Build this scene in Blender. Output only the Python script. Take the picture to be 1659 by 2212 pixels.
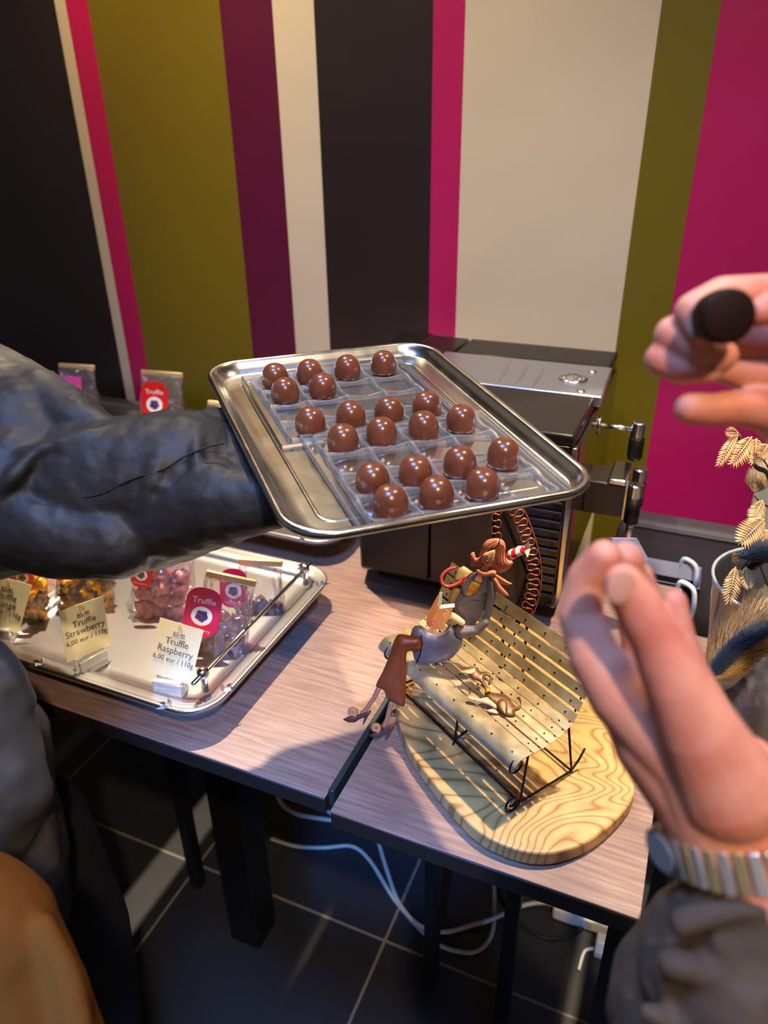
import bpy, bmesh, math, random
from mathutils import Vector, Matrix, noise
from mathutils.geometry import delaunay_2d_cdt
for o in list(bpy.data.objects): bpy.data.objects.remove(o)
random.seed(7)
SC = bpy.context.scene
COL = SC.collection
# ------------------------------------------------------------------ camera
FPX, CX, CY = 1600., 829.5, 1106.
PITCH = math.atan(FPX/3064.0); ROLL = -math.atan(47/3064); YAW = math.radians(23.5)
CAM = Vector((0, 0, 1.45))
FW = Vector((-math.sin(YAW)*math.cos(PITCH), math.cos(YAW)*math.cos(PITCH), -math.sin(PITCH)))
_r = Vector((math.cos(YAW), math.sin(YAW), 0)); _u = _r.cross(FW)
RT = _r*math.cos(ROLL) + _u*math.sin(ROLL)
UP = _u*math.cos(ROLL) - _r*math.sin(ROLL)
cd = bpy.data.cameras.new('camera'); cam = bpy.data.objects.new('camera', cd); COL.objects.link(cam)
cam.matrix_world = Matrix(((RT.x, UP.x, -FW.x, CAM.x), (RT.y, UP.y, -FW.y, CAM.y), (RT.z, UP.z, -FW.z, CAM.z), (0, 0, 0, 1)))
cd.sensor_fit = 'VERTICAL'; cd.sensor_height = 36; cd.lens = 36*FPX/2212; cd.clip_start = .02
cd.dof.use_dof = True; cd.dof.focus_distance = .86; cd.dof.aperture_fstop = 4.0
SC.camera = cam
# ------------------------------------------------------------------ world, lights, exposure
SC.view_settings.view_transform = 'Standard'; SC.view_settings.look = 'None'
SC.view_settings.gamma = 1; SC.view_settings.exposure = 0.12; SC.view_settings.use_curve_mapping = False
w = bpy.data.worlds.new('world'); SC.world = w; w.use_nodes = True
wn = w.node_tree; bg = wn.nodes['Background']
tc = wn.nodes.new('ShaderNodeTexCoord'); sp = wn.nodes.new('ShaderNodeSeparateXYZ')
cr = wn.nodes.new('ShaderNodeValToRGB'); mr = wn.nodes.new('ShaderNodeMapRange'); mr.inputs[1].default_value = -1; mr.inputs[2].default_value = 1
wn.links.new(tc.outputs['Generated'], sp.inputs[0]); wn.links.new(sp.outputs['Z'], mr.inputs[0]); wn.links.new(mr.outputs[0], cr.inputs[0]); wn.links.new(cr.outputs[0], bg.inputs[0])
cr.color_ramp.elements[0].color = (.03, .03, .035, 1); cr.color_ramp.elements[0].position = .3
cr.color_ramp.elements[1].color = (.40, .31, .24, 1); cr.color_ramp.elements[1].position = .8
e = cr.color_ramp.elements.new(.5); e.color = (.14, .13, .14, 1)
bg.inputs[1].default_value = .75

def lamp(name, kind, loc, target, energy, color, **k):
    d = bpy.data.lights.new(name, kind); d.energy = energy; d.color = color
    for a, v in k.items(): setattr(d, a, v)
    o = bpy.data.objects.new(name, d); COL.objects.link(o); o.location = loc
    o.rotation_euler = (Vector(target)-Vector(loc)).to_track_quat('-Z', 'Y').to_euler()
    return o
WARM = (1, .80, .56)
lamp('ceiling_spot_left', 'SPOT', (-.97, 1.30, 2.6), (-.84, .90, .75), 330, WARM, spot_size=math.radians(33), spot_blend=.12, shadow_soft_size=.02)
lamp('ceiling_spot_right', 'SPOT', (.20, 1.15, 2.6), (-.02, .86, .75), 240, WARM, spot_size=math.radians(24), spot_blend=.15, shadow_soft_size=.02)
lamp('added_wide_fill', 'SPOT', (-.97, 1.28, 2.6), (-.55, .80, .75), 75, WARM, spot_size=math.radians(85), spot_blend=.7, shadow_soft_size=.03)  # added dim fill around the narrow left spot, not a separate fixture
lamp('added_wide_fill', 'SPOT', (.22, 1.10, 2.6), (-.05, .68, .75), 60, WARM, spot_size=math.radians(80), spot_blend=.7, shadow_soft_size=.03)  # same added fill for the right side
lamp('added_front_fill', 'SPOT', (.60, -.62, 2.7), (-.12, .66, .95), 150, (1, .77, .54), spot_size=math.radians(36), spot_blend=.6, shadow_soft_size=.05)  # added fill from the front right to brighten figurine and bench
for _u in (-1.15, -.35, .45): lamp('added_wall_fill', 'SPOT', (_u, -.15, 2.85), (_u, 1.56, 1.70), 33, (1, .77, .54), spot_size=math.radians(58), spot_blend=.7, shadow_soft_size=.08)  # row of added fill lights, only to brighten the striped wall
lamp('ceiling_cold_panel', 'AREA', (-.40, .10, 2.85), (-.3, .5, .5), 13, (.2, .42, 1.0), shape='RECTANGLE', size=.5, size_y=.5, spread=math.radians(90))
lamp('added_cold_fill', 'SPOT', (.10, -.90, 1.9), (-.34, .475, .75), 330, (.12, .34, 1.0), spot_size=math.radians(17), spot_blend=.5, shadow_soft_size=.05)  # added blue light that tints the near table edge, no real fixture
lamp('added_cold_floor_fill', 'SPOT', (.55, -.15, .40), (.02, 1.05, .0), 16, (.14, .38, 1.0), spot_size=math.radians(40), spot_blend=.4, shadow_soft_size=.05)  # added low blue light for the floor under the right table
lamp('added_cold_floor_fill', 'SPOT', (-.18, -.30, .42), (-.83, .98, .0), 14, (.14, .38, 1.0), spot_size=math.radians(17), spot_blend=.4, shadow_soft_size=.04)  # added low blue light for the left floor band
lamp('added_wall_glow', 'SPOT', (-1.35, 1.05, 2.45), (-1.22, 1.56, 1.80), 40, (1, .66, .28), spot_size=math.radians(62), spot_blend=1, shadow_soft_size=.05)  # added warm light imitating the lamp glow at the wall's upper left

# ------------------------------------------------------------------ helpers
def px(x, y, d): return CAM + (FW + RT*((x-CX)/FPX) - UP*((y-CY)/FPX))*d
def pz(x, y, z):
    r = FW + RT*((x-CX)/FPX) - UP*((y-CY)/FPX); return CAM + r*((z-CAM.z)/r.z)
def pv(x, y, v):
    r = FW + RT*((x-CX)/FPX) - UP*((y-CY)/FPX); return CAM + r*(v/r.y)
def lin(c):
    if isinstance(c, str): c = [int(c[i:i+2], 16)/255 for i in (0, 2, 4)]
    return tuple((v/12.92 if v <= .04045 else ((v+.055)/1.055)**2.4) for v in c)+(1,)
def mat(name, color, rough=.5, metal=0, spec=.5, trans=0, ior=1.45, alpha=1, coat=0, bump=None, noise_col=None, sheen=0, sss=0, emis=None, rough_noise=None):
    m = bpy.data.materials.new(name); m.use_nodes = True; nt = m.node_tree; b = nt.nodes['Principled BSDF']
    c = lin(color); b.inputs['Base Color'].default_value = c
    b.inputs['Roughness'].default_value = rough; b.inputs['Metallic'].default_value = metal
    b.inputs['Specular IOR Level'].default_value = spec; b.inputs['Transmission Weight'].default_value = trans
    b.inputs['IOR'].default_value = ior; b.inputs['Alpha'].default_value = alpha; b.inputs['Coat Weight'].default_value = coat
    b.inputs['Sheen Weight'].default_value = sheen
    if sss: b.inputs['Subsurface Weight'].default_value = sss; b.inputs['Subsurface Radius'].default_value = (.01, .004, .002); b.inputs['Subsurface Scale'].default_value = 1
    if emis: b.inputs['Emission Color'].default_value = lin(emis[0]); b.inputs['Emission Strength'].default_value = emis[1]
    t = nt.nodes.new('ShaderNodeTexCoord')
    def nz(scale, detail=4, stretch=None, dist=0):
        n = nt.nodes.new('ShaderNodeTexNoise'); n.inputs['Scale'].default_value = scale; n.inputs['Detail'].default_value = detail; n.inputs['Distortion'].default_value = dist
        if stretch:
            mp = nt.nodes.new('ShaderNodeMapping'); mp.inputs['Scale'].default_value = stretch
            nt.links.new(t.outputs['Object'], mp.inputs[0]); nt.links.new(mp.outputs[0], n.inputs[0])
        else: nt.links.new(t.outputs['Object'], n.inputs[0])
        return n
    if noise_col:      # (color2, scale, stretch, lo, hi)
        n = nz(noise_col[1], 6, noise_col[2]); r = nt.nodes.new('ShaderNodeValToRGB')
        r.color_ramp.elements[0].position = noise_col[3]; r.color_ramp.elements[1].position = noise_col[4]
        r.color_ramp.elements[0].color = c; r.color_ramp.elements[1].color = lin(noise_col[0])
        nt.links.new(n.outputs[0], r.inputs[0]); nt.links.new(r.outputs[0], b.inputs['Base Color'])
    if rough_noise:    # (scale, lo, hi)
        n = nz(rough_noise[0], 5); r = nt.nodes.new('ShaderNodeMapRange'); r.inputs[1].default_value = .3; r.inputs[2].default_value = .7
        r.inputs[3].default_value = rough_noise[1]; r.inputs[4].default_value = rough_noise[2]
        nt.links.new(n.outputs[0], r.inputs[0]); nt.links.new(r.outputs[0], b.inputs['Roughness'])
    if bump:           # (scale, strength, distance, stretch)
        n = nz(bump[0], 4, bump[3] if len(bump) > 3 else None); bp = nt.nodes.new('ShaderNodeBump')
        bp.inputs['Strength'].default_value = bump[1]; bp.inputs['Distance'].default_value = bump[2]
        nt.links.new(n.outputs[0], bp.inputs['Height']); nt.links.new(bp.outputs[0], b.inputs['Normal'])
    return m
def link(name, me, m=None, parent=None, smooth=False):
    o = bpy.data.objects.new(name, me); COL.objects.link(o)
    if m:
        me.materials.clear(); me.materials.append(m)
    if smooth:
        me.polygons.foreach_set('use_smooth', [True]*len(me.polygons))
    if parent: o.parent = parent; o.matrix_parent_inverse = Matrix.Identity(4)
    return o
def tag(o, label=None, cat=None, group=None, kind=None):
    if label: o['label'] = label
    if cat: o['category'] = cat
    if group: o['group'] = group
    if kind: o['kind'] = kind
    return o
def thing(name, label, cat, loc=(0, 0, 0), group=None, rot=None):
    o = bpy.data.objects.new(name, None); COL.objects.link(o); o.empty_display_size = .02
    o.location = loc
    if rot is not None: o.rotation_euler = rot
    return tag(o, label, cat, group)
def mesh(verts, faces):
    me = bpy.data.meshes.new('m'); me.from_pydata([tuple(v) for v in verts], [], faces); me.update(); return me
def part(name, verts, faces, m, parent=None, smooth=False, world=True):
    """verts in world space; converted into the parent's frame"""
    if parent is not None and world:
        inv = wm(parent).inverted(); verts = [inv @ Vector(v) for v in verts]
    return link(name, mesh(verts, faces), m, parent, smooth)
def wm(o):
    M = Matrix.LocRotScale(o.location, o.rotation_euler, o.scale)
    return wm(o.parent) @ M if o.parent else M
class G:
    def __init__(s): s.v = []; s.f = []
    def add(s, v, f):
        n = len(s.v); s.v += [Vector(a) for a in v]; s.f += [tuple(i+n for i in q) for q in f]; return s
    def box(s, a, b, M=None):
        x0, y0, z0 = a; x1, y1, z1 = b
        v = [Vector(p) for p in ((x0, y0, z0), (x1, y0, z0), (x1, y1, z0), (x0, y1, z0), (x0, y0, z1), (x1, y0, z1), (x1, y1, z1), (x0, y1, z1))]
        if M: v = [M @ p for p in v]
        return s.add(v, [(0, 3, 2, 1), (4, 5, 6, 7), (0, 1, 5, 4), (1, 2, 6, 5), (2, 3, 7, 6), (3, 0, 4, 7)])
    def tube(s, pts, r, n=8, cap=True):
        pts = [Vector(p) for p in pts]; N = len(pts); rr = r if isinstance(r, (list, tuple)) else [r]*N
        up = None; rings = []
        for i, p in enumerate(pts):
            t = (pts[min(i+1, N-1)]-pts[max(i-1, 0)]).normalized()
            if up is None: up = t.orthogonal().normalized()
            up = (up - t*up.dot(t)); up = up.normalized() if up.length > 1e-6 else t.orthogonal().normalized()
            sd = t.cross(up)
            rings.append([p + (up*math.cos(a)+sd*math.sin(a))*rr[i] for a in [2*math.pi*k/n for k in range(n)]])
        v = [q for rg in rings for q in rg]; f = []
        for i in range(N-1):
            for k in range(n): f.append((i*n+k, i*n+(k+1) % n, (i+1)*n+(k+1) % n, (i+1)*n+k))
        if cap: f.append(tuple(range(n-1, -1, -1))); f.append(tuple((N-1)*n+k for k in range(n)))
        return s.add(v, f)
    def lathe(s, prof, M=None, n=32, cap=True):
        v = []; f = []
        for (r, z) in prof:
            for k in range(n):
                a = 2*math.pi*k/n; v.append(Vector((r*math.cos(a), r*math.sin(a), z)))
        if M: v = [M @ p for p in v]
        for i in range(len(prof)-1):
            for k in range(n): f.append((i*n+k, i*n+(k+1) % n, (i+1)*n+(k+1) % n, (i+1)*n+k))
        if cap: f.append(tuple(range(n-1, -1, -1))); f.append(tuple((len(prof)-1)*n+k for k in range(n)))
        return s.add(v, f)
    def prism(s, pts, off):
        """closed polygon of 3D points extruded by vector off"""
        n = len(pts); off = Vector(off); a = [Vector(p) for p in pts]; b = [p+off for p in a]
        return s.add(a+b, [tuple(range(n-1, -1, -1)), tuple(range(n, 2*n))] + [(i, (i+1) % n, n+(i+1) % n, n+i) for i in range(n)])
    def loft(s, rings, close=True, cap=False):
        n = len(rings[0]); v = [p for r in rings for p in r]; f = []
        for i in range(len(rings)-1):
            for k in range(n if close else n-1): f.append((i*n+k, i*n+(k+1) % n, (i+1)*n+(k+1) % n, (i+1)*n+k))
        if cap: f.append(tuple(range(n-1, -1, -1))); f.append(tuple((len(rings)-1)*n+k for k in range(n)))
        return s.add(v, f)
    def build(s, name, m, parent=None, smooth=False, bevel=0, seg=2):
        o = part(name, s.v, s.f, m, parent, smooth)
        bm = bmesh.new(); bm.from_mesh(o.data); bmesh.ops.recalc_face_normals(bm, faces=bm.faces); bm.to_mesh(o.data); bm.free()
        if bevel:
            b = o.modifiers.new('bevel', 'BEVEL'); b.width = bevel; b.segments = seg; b.limit_method = 'ANGLE'; b.angle_limit = math.radians(35)
            o.data.polygons.foreach_set('use_smooth', [True]*len(o.data.polygons))
            try: o.data.set_sharp_from_angle(angle=math.radians(40))
            except Exception: pass
        return o
def smooth_pts(p, sub=4, closed=False):
    p = [Vector(q) for q in p]; out = []; n = len(p)
    rng = range(n) if closed else range(n-1)
    for i in rng:
        g = (lambda j: p[j % n]) if closed else (lambda j: p[max(0, min(n-1, j))])
        a, b, c, d = g(i-1), g(i), g(i+1), g(i+2)
        for k in range(sub):
            t = k/sub
            out.append(.5*((2*b)+(c-a)*t+(2*a-5*b+4*c-d)*t*t+(3*b-a-3*c+d)*t**3))
    if not closed: out.append(p[-1])
    return out
def frame(o, x, z):
    """matrix at o with local x and z directions (y completes)"""
    x = Vector(x).normalized(); z = Vector(z); y = z.cross(x).normalized(); z = x.cross(y).normalized()
    return Matrix(((x.x, y.x, z.x, o[0]), (x.y, y.y, z.y, o[1]), (x.z, y.z, z.z, o[2]), (0, 0, 0, 1)))
ICO = {}
def ico(sub):
    if sub not in ICO:
        bm = bmesh.new(); bmesh.ops.create_icosphere(bm, subdivisions=sub, radius=1)
        ICO[sub] = ([v.co.copy() for v in bm.verts], [tuple(x.index for x in f.verts) for f in bm.faces]); bm.free()
    return ICO[sub]
def capsule(g, a, b, ra, rb, n=20):
    a, b = Vector(a), Vector(b); d = b-a; L = d.length
    if L < 1e-6: t = Vector((0, 0, 1))
    else: t = d/L
    up = t.orthogonal().normalized(); sd = t.cross(up)
    prof = []
    for k in range(1, 7):
        an = math.pi/2*k/6; prof.append((a - t*ra*math.cos(an), ra*math.sin(an)))
    for k in range(6, 0, -1):
        an = math.pi/2*k/6; prof.append((b + t*rb*math.cos(an), rb*math.sin(an)))
    v = []; f = []
    for c, r in prof:
        for k in range(n):
            q = 2*math.pi*k/n; v.append(c+(up*math.cos(q)+sd*math.sin(q))*r)
    for i in range(len(prof)-1):
        for k in range(n): f.append((i*n+k, i*n+(k+1) % n, (i+1)*n+(k+1) % n, (i+1)*n+k))
    f.append(tuple(range(n-1, -1, -1))); f.append(tuple((len(prof)-1)*n+k for k in range(n)))
    g.add(v, f)
def chain(g, pts):
    """pts: (vector, radius)"""
    for (a, ra), (b, rb) in zip(pts, pts[1:]): capsule(g, a, b, ra, rb)
def pchain(g, pts):
    """pts given as pixel x, y, camera depth, pixel radius"""
    chain(g, [(px(x, y, d), r*d/FPX) for x, y, d, r in pts])
def blob(name, g, m, parent, voxel, smooth=8, disp=None):
    """union of the chains as ONE continuous surface"""
    o = link('tmp', mesh(g.v, g.f)); r = o.modifiers.new('r', 'REMESH'); r.mode = 'VOXEL'; r.voxel_size = voxel
    s = o.modifiers.new('s', 'SMOOTH'); s.factor = .5; s.iterations = smooth
    if disp:
        for (ts, st, kind) in disp:
            t = bpy.data.textures.new('fold', kind); t.noise_scale = ts
            dm = o.modifiers.new('d', 'DISPLACE'); dm.texture = t; dm.strength = st; dm.mid_level = .5; dm.texture_coords = 'LOCAL'
        s2 = o.modifiers.new('s2', 'SMOOTH'); s2.factor = .5; s2.iterations = 2
    dg = bpy.context.evaluated_depsgraph_get(); me = bpy.data.meshes.new_from_object(o.evaluated_get(dg))
    bpy.data.objects.remove(o)
    if parent is not None: me.transform(wm(parent).inverted())
    return link(name, me, m, parent, True)
def puff(pts2, mapf, th, m, name, parent, step=None, base=.25):
    """closed 2D outline -> a plump sheet with thickness th; mapf(x, y, h) -> world"""
    P2 = [Vector((a, b)) for a, b in pts2]; n = len(P2)
    xs = [p.x for p in P2]; ys = [p.y for p in P2]; W = max(max(xs)-min(xs), max(ys)-min(ys)); step = step or W/16
    def ins(q):
        c = False
        for i in range(n):
            a, b = P2[i], P2[i-1]
            if (a.y > q.y) != (b.y > q.y) and q.x < (b.x-a.x)*(q.y-a.y)/(b.y-a.y)+a.x: c = not c
        return c
    def dist(q):
        m_ = 1e9
        for i in range(n):
            a, b = P2[i-1], P2[i]; ab = b-a; t = max(0, min(1, (q-a).dot(ab)/max(ab.dot(ab), 1e-12))); m_ = min(m_, (q-a-ab*t).length)
        return m_
    V = list(P2); x = min(xs)+step/2
    while x < max(xs):
        y = min(ys)+step/2
        while y < max(ys):
            q = Vector((x, y))
            if ins(q) and dist(q) > step*.45: V.append(q)
            y += step
        x += step
    r = delaunay_2d_cdt(V, [(i, (i+1) % n) for i in range(n)], [list(range(n))], 1, 1e-7)
    vs, fs = r[0], r[2]
    mx = max([dist(q) for q in vs] + [1e-6])
    v = []; hs = []
    for q in vs:
        d = dist(q)/mx; hs.append(th*(base+(1-base)*math.sqrt(max(0, 1-(1-d)**2))))
    for q, h in zip(vs, hs): v.append(mapf(q.x, q.y, h))
    for q, h in zip(vs, hs): v.append(mapf(q.x, q.y, -h))
    N = len(vs); cnt = {}
    for fa in fs:
        for i in range(len(fa)):
            k = (fa[i], fa[(i+1) % len(fa)]); cnt[k] = 1
    f = [tuple(fa) for fa in fs]+[tuple(i+N for i in reversed(fa)) for fa in fs]
    f += [(b, a, a+N, b+N) for (a, b) in cnt if (b, a) not in cnt]
    g = G(); g.add(v, f); return g.build(name, m, parent, True)
def text(s, size, M, m, parent, name='lettering', th=.00015, align='CENTER'):
    c = bpy.data.curves.new('t', 'FONT'); c.body = s; c.size = size; c.align_x = align; c.extrude = th; c.resolution_u = 3
    o = bpy.data.objects.new('t', c); COL.objects.link(o)
    dg = bpy.context.evaluated_depsgraph_get(); me = bpy.data.meshes.new_from_object(o.evaluated_get(dg)); bpy.data.objects.remove(o)
    me.transform(M)
    if parent is not None: me.transform(wm(parent).inverted())
    return link(name, me, m, parent)
def copy_tree(o, parent=None):
    c = o.copy(); COL.objects.link(c)
    if parent: c.parent = parent
    for ch in [q for q in bpy.data.objects if q.parent == o]: copy_tree(ch, c)
    return c
def struct(o): o['kind'] = 'structure'; return o
def film_mat(name, tint='ffffff', gloss=.25, rough=.1, haze=.06, haze_col='ffffff', bump=None):
    """thin clear sheet: see-through, with a glossy reflection and a little milky haze"""
    m = bpy.data.materials.new(name); m.use_nodes = True; nt = m.node_tree; nt.nodes.clear()
    o = nt.nodes.new('ShaderNodeOutputMaterial'); tr = nt.nodes.new('ShaderNodeBsdfTransparent'); tr.inputs[0].default_value = lin(tint)
    gl = nt.nodes.new('ShaderNodeBsdfGlossy'); gl.inputs['Roughness'].default_value = rough
    df = nt.nodes.new('ShaderNodeBsdfDiffuse'); df.inputs[0].default_value = lin(haze_col)
    lw = nt.nodes.new('ShaderNodeLayerWeight'); lw.inputs[0].default_value = .35
    mr = nt.nodes.new('ShaderNodeMapRange'); mr.inputs[3].default_value = gloss*.35; mr.inputs[4].default_value = min(1, gloss*3)
    m1 = nt.nodes.new('ShaderNodeMixShader'); m2 = nt.nodes.new('ShaderNodeMixShader'); m1.inputs[0].default_value = haze
    nt.links.new(lw.outputs['Fresnel'], mr.inputs[0]); nt.links.new(tr.outputs[0], m1.inputs[1]); nt.links.new(df.outputs[0], m1.inputs[2])
    nt.links.new(mr.outputs[0], m2.inputs[0]); nt.links.new(m1.outputs[0], m2.inputs[1]); nt.links.new(gl.outputs[0], m2.inputs[2]); nt.links.new(m2.outputs[0], o.inputs[0])
    if bump:
        t = nt.nodes.new('ShaderNodeTexCoord'); n = nt.nodes.new('ShaderNodeTexNoise'); n.inputs['Scale'].default_value = bump[0]; n.inputs['Distortion'].default_value = 1.2
        bp = nt.nodes.new('ShaderNodeBump'); bp.inputs['Strength'].default_value = bump[1]; bp.inputs['Distance'].default_value = bump[2]
        nt.links.new(t.outputs['Object'], n.inputs[0]); nt.links.new(n.outputs[0], bp.inputs['Height']); nt.links.new(bp.outputs[0], gl.inputs['Normal'])
    return m
# ------------------------------------------------------------------ materials
M_black_gloss = mat('black_gloss', '16120f', .12, coat=.3)
M_dark_panel = mat('dark_panel', '241c18', .35)
M_chrome = mat('chrome', 'd4d4d0', .18, 1)
M_silver = mat('silver_panel', 'a9a9b0', .32, .85)
M_tray = mat('tray_steel', 'b9b6b0', .22, 1, bump=(9, .06, .002), rough_noise=(30, .19, .27))
M_tray2 = mat('mirror_tray', 'd8d8dc', .30, 1, bump=(25, .15, .001))
M_plastic = film_mat('clear_plastic', gloss=.2, rough=.08, haze=.025)
M_choc = mat('milk_chocolate', '6b3a26', .26, spec=.6, sss=.0, noise_col=('5a2e1d', 30, None, .4, .62))
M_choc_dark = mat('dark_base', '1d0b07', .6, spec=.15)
M_skin = mat('skin', 'cf8d74', .5, spec=.35, sss=.25, noise_col=('bf6f5c', 28, None, .42, .68), bump=(420, .12, .0006))
M_nail = mat('nail', 'b07c66', .6, spec=.15)
M_skin_dark = mat('brown_skin', '6b3c28', .5, spec=.35)
M_puffer = mat('black_puffer', '242222', .55, spec=.35, bump=(16, .4, .010, (1, 1, 1.6)), rough_noise=(15, .48, .62))
M_coat = mat('grey_black_coat', '35322f', .62, bump=(50, .2, .003))
M_orange = mat('orange_coat', '55300c', .9, spec=.08, bump=(400, .3, .001))
M_trouser = mat('dark_trousers', '0c0b0c', .8)
M_sleeve = mat('taupe_sleeve', '41362e', .8, noise_col=('3d3424', 9, None, .45, .7), bump=(60, .3, .003))
M_wire = mat('black_iron', '15130f', .45, .6)
M_black_metal = mat('black_leg', '0b0909', .5, .2)
M_edge = mat('table_edge', '1c1512', .5)
M_cream = mat('cream_card', 'efe2b4', .6)
M_ink = mat('brown_ink', '6a5138', .6)
M_acryl = film_mat('acrylic', 'fbf6ee', .3, .12, .34)
M_film = film_mat('clear_film', gloss=.17, rough=.16, haze=.07, haze_col='f0e6ea', bump=(28, 1.0, .02))
M_gold_clip = mat('pale_gold_clip', 'e6cf95', .35, .5)
M_white = mat('white_plastic', 'dcdcd8', .5)
M_leather = mat('grey_leather', '4a4244', .5, bump=(300, .2, .001))
M_glass = film_mat('vase_glass', 'f0f2f2', .3, .04, .03)

# ------------------------------------------------------------------ room shell
def striped_wall():
    m = bpy.data.materials.new('striped_wall'); m.use_nodes = True; nt = m.node_tree; b = nt.nodes['Principled BSDF']
    t = nt.nodes.new('ShaderNodeTexCoord'); s = nt.nodes.new('ShaderNodeSeparateXYZ'); mr = nt.nodes.new('ShaderNodeMapRange')
    mr.inputs[1].default_value = -4; mr.inputs[2].default_value = 4
    nt.links.new(t.outputs['Object'], s.inputs[0]); nt.links.new(s.outputs['X'], mr.inputs[0])
    r = nt.nodes.new('ShaderNodeValToRGB'); r.color_ramp.interpolation = 'CONSTANT'; nt.links.new(mr.outputs[0], r.inputs[0])
    BK, MG, OL, PU, CRM, WH = '241b1d', 'b5165a', '6f6210', '560b35', 'd6c7a8', 'cdc3ae'
    st = [(-4, OL), (-2.35, BK), (-1.480, WH), (-1.447, MG), (-1.386, OL), (-1.034, PU), (-.911, WH), (-.818, BK), (-.580, MG), (-.5125, CRM), (-.1725, OL), (-.083, MG), (.155, WH), (.33, BK), (.6, OL), (1.1, CRM), (1.6, MG), (2.0, BK)]
    el = r.color_ramp.elements
    while len(el) > 1: el.remove(el[-1])
    el[0].position = 0; el[0].color = lin(OL)
    for x, c in st[1:]:
        q = el.new((x+4)/8); q.color = lin(c)
    nt.links.new(r.outputs[0], b.inputs['Base Color']); b.inputs['Roughness'].default_value = .36
    n = nt.nodes.new('ShaderNodeTexNoise'); n.inputs['Scale'].default_value = 2.2; bp = nt.nodes.new('ShaderNodeBump'); bp.inputs['Strength'].default_value = .35; bp.inputs['Distance'].default_value = .03
    nt.links.new(t.outputs['Object'], n.inputs[0]); nt.links.new(n.outputs[0], bp.inputs['Height']); nt.links.new(bp.outputs[0], b.inputs['Normal'])
    return m
struct(G().box((-4, 1.56, 0), (3, 1.62, 3)).build('wall_back', striped_wall()))
def tile_mat():
    m = bpy.data.materials.new('slate_tiles'); m.use_nodes = True; nt = m.node_tree; b = nt.nodes['Principled BSDF']
    t = nt.nodes.new('ShaderNodeTexCoord'); mp = nt.nodes.new('ShaderNodeMapping'); mp.inputs['Location'].default_value = (.377-.25+.0, -.838+.0, 0)
    br = nt.nodes.new('ShaderNodeTexBrick'); br.offset = 0; br.inputs['Scale'].default_value = 1; br.inputs['Brick Width'].default_value = .45; br.inputs['Row Height'].default_value = .9
    br.inputs['Mortar Size'].default_value = .0028; br.inputs['Color1'].default_value = lin('2e3036'); br.inputs['Color2'].default_value = lin('2a2c32'); br.inputs['Mortar'].default_value = lin('8f8577')
    mp.inputs['Location'].default_value = (.377+.45*4, -.838+.9*2, 0)
    n = nt.nodes.new('ShaderNodeTexNoise'); n.inputs['Scale'].default_value = 7; n.inputs['Detail'].default_value = 6
    mx = nt.nodes.new('ShaderNodeMixRGB'); mx.blend_type = 'MULTIPLY'; mx.inputs[0].default_value = .6
    nt.links.new(t.outputs['Object'], mp.inputs[0]); nt.links.new(mp.outputs[0], br.inputs[0]); nt.links.new(t.outputs['Object'], n.inputs[0])
    nt.links.new(br.outputs[0], mx.inputs[1]); nt.links.new(n.outputs[0], mx.inputs[2]); nt.links.new(mx.outputs[0], b.inputs['Base Color'])
    b.inputs['Roughness'].default_value = .42
    return m
struct(G().box((-4, -2.5, -.05), (3, 1.56, 0)).build('floor', tile_mat()))
struct(G().box((-4, -2.5, 3), (3, 1.62, 3.06)).build('ceiling', mat('ceiling_paint', '8a8178', .9)))

# ------------------------------------------------------------------ tables
def wood_table():
    m = mat('dark_wenge', '6e564c', .36, noise_col=('8c7064', 14, (1, 14, 14), .35, .7), bump=(40, .2, .0006, (1, 12, 12)))
    return m
M_wood = wood_table()
TOP = .75
def table(label, x0, x1, y0, y1, z, legs):
    t = thing('table', label, 'table', ((x0+x1)/2, (y0+y1)/2, 0))
    G().box((x0, y0, z-.003), (x1, y1, z)).build('tabletop', M_wood, t, bevel=.0008)
    G().box((x0, y0, z-.028), (x1, y1, z-.0031)).build('edge_frame', M_edge, t, bevel=.002)
    for (a, b, c, d) in legs: G().box((a, b, 0), (c, d, z-.0281)).build('leg', M_black_metal, t, bevel=.001)
    return t
def sq(x, y, s=.024): return (x-s/2, y-s/2, x+s/2, y+s/2)
t1 = table('dark wood table with the silver truffle trays and coffee machine on it', -.89, -.315, .536, 1.5, TOP,
           [sq(-.80, .80), (-.665, .725, -.600, .79), sq(-.86, 1.46), sq(-.36, 1.46)])
t2 = table('dark wood table under the round-ended olive wood board', -.301, .043, .522, 1.16, TOP-.001,
           [sq(-.41+.13, 1.13), sq(-.265, .80), sq(-.125, .80), sq(.028, .54), sq(.028, 1.13)])
t0 = table('dark wood table on the far left, partly hidden by the black coats', -1.75, -.938, .53, 1.5, TOP, [sq(-1.7, .56), sq(-1.7, 1.45), sq(-.97, 1.45)])
# flat metal strip with a round bracket on the right edge of the first table
g = G().box((-.3148, .545, TOP-.022), (-.3075, .735, TOP+.004))
es = g.build('edge_strip', mat('green_grey_strip', '39433f', .4, .6), t1, bevel=.001)
mM = Matrix.Translation((-.310, .738, TOP+.002))
G().lathe([(.011, 0), (.011, .004), (.0085, .0055), (.004, .0056), (.0035, .003), (.0001, .003)], mM, 24).build('round_bracket', M_chrome, es, True)

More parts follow.
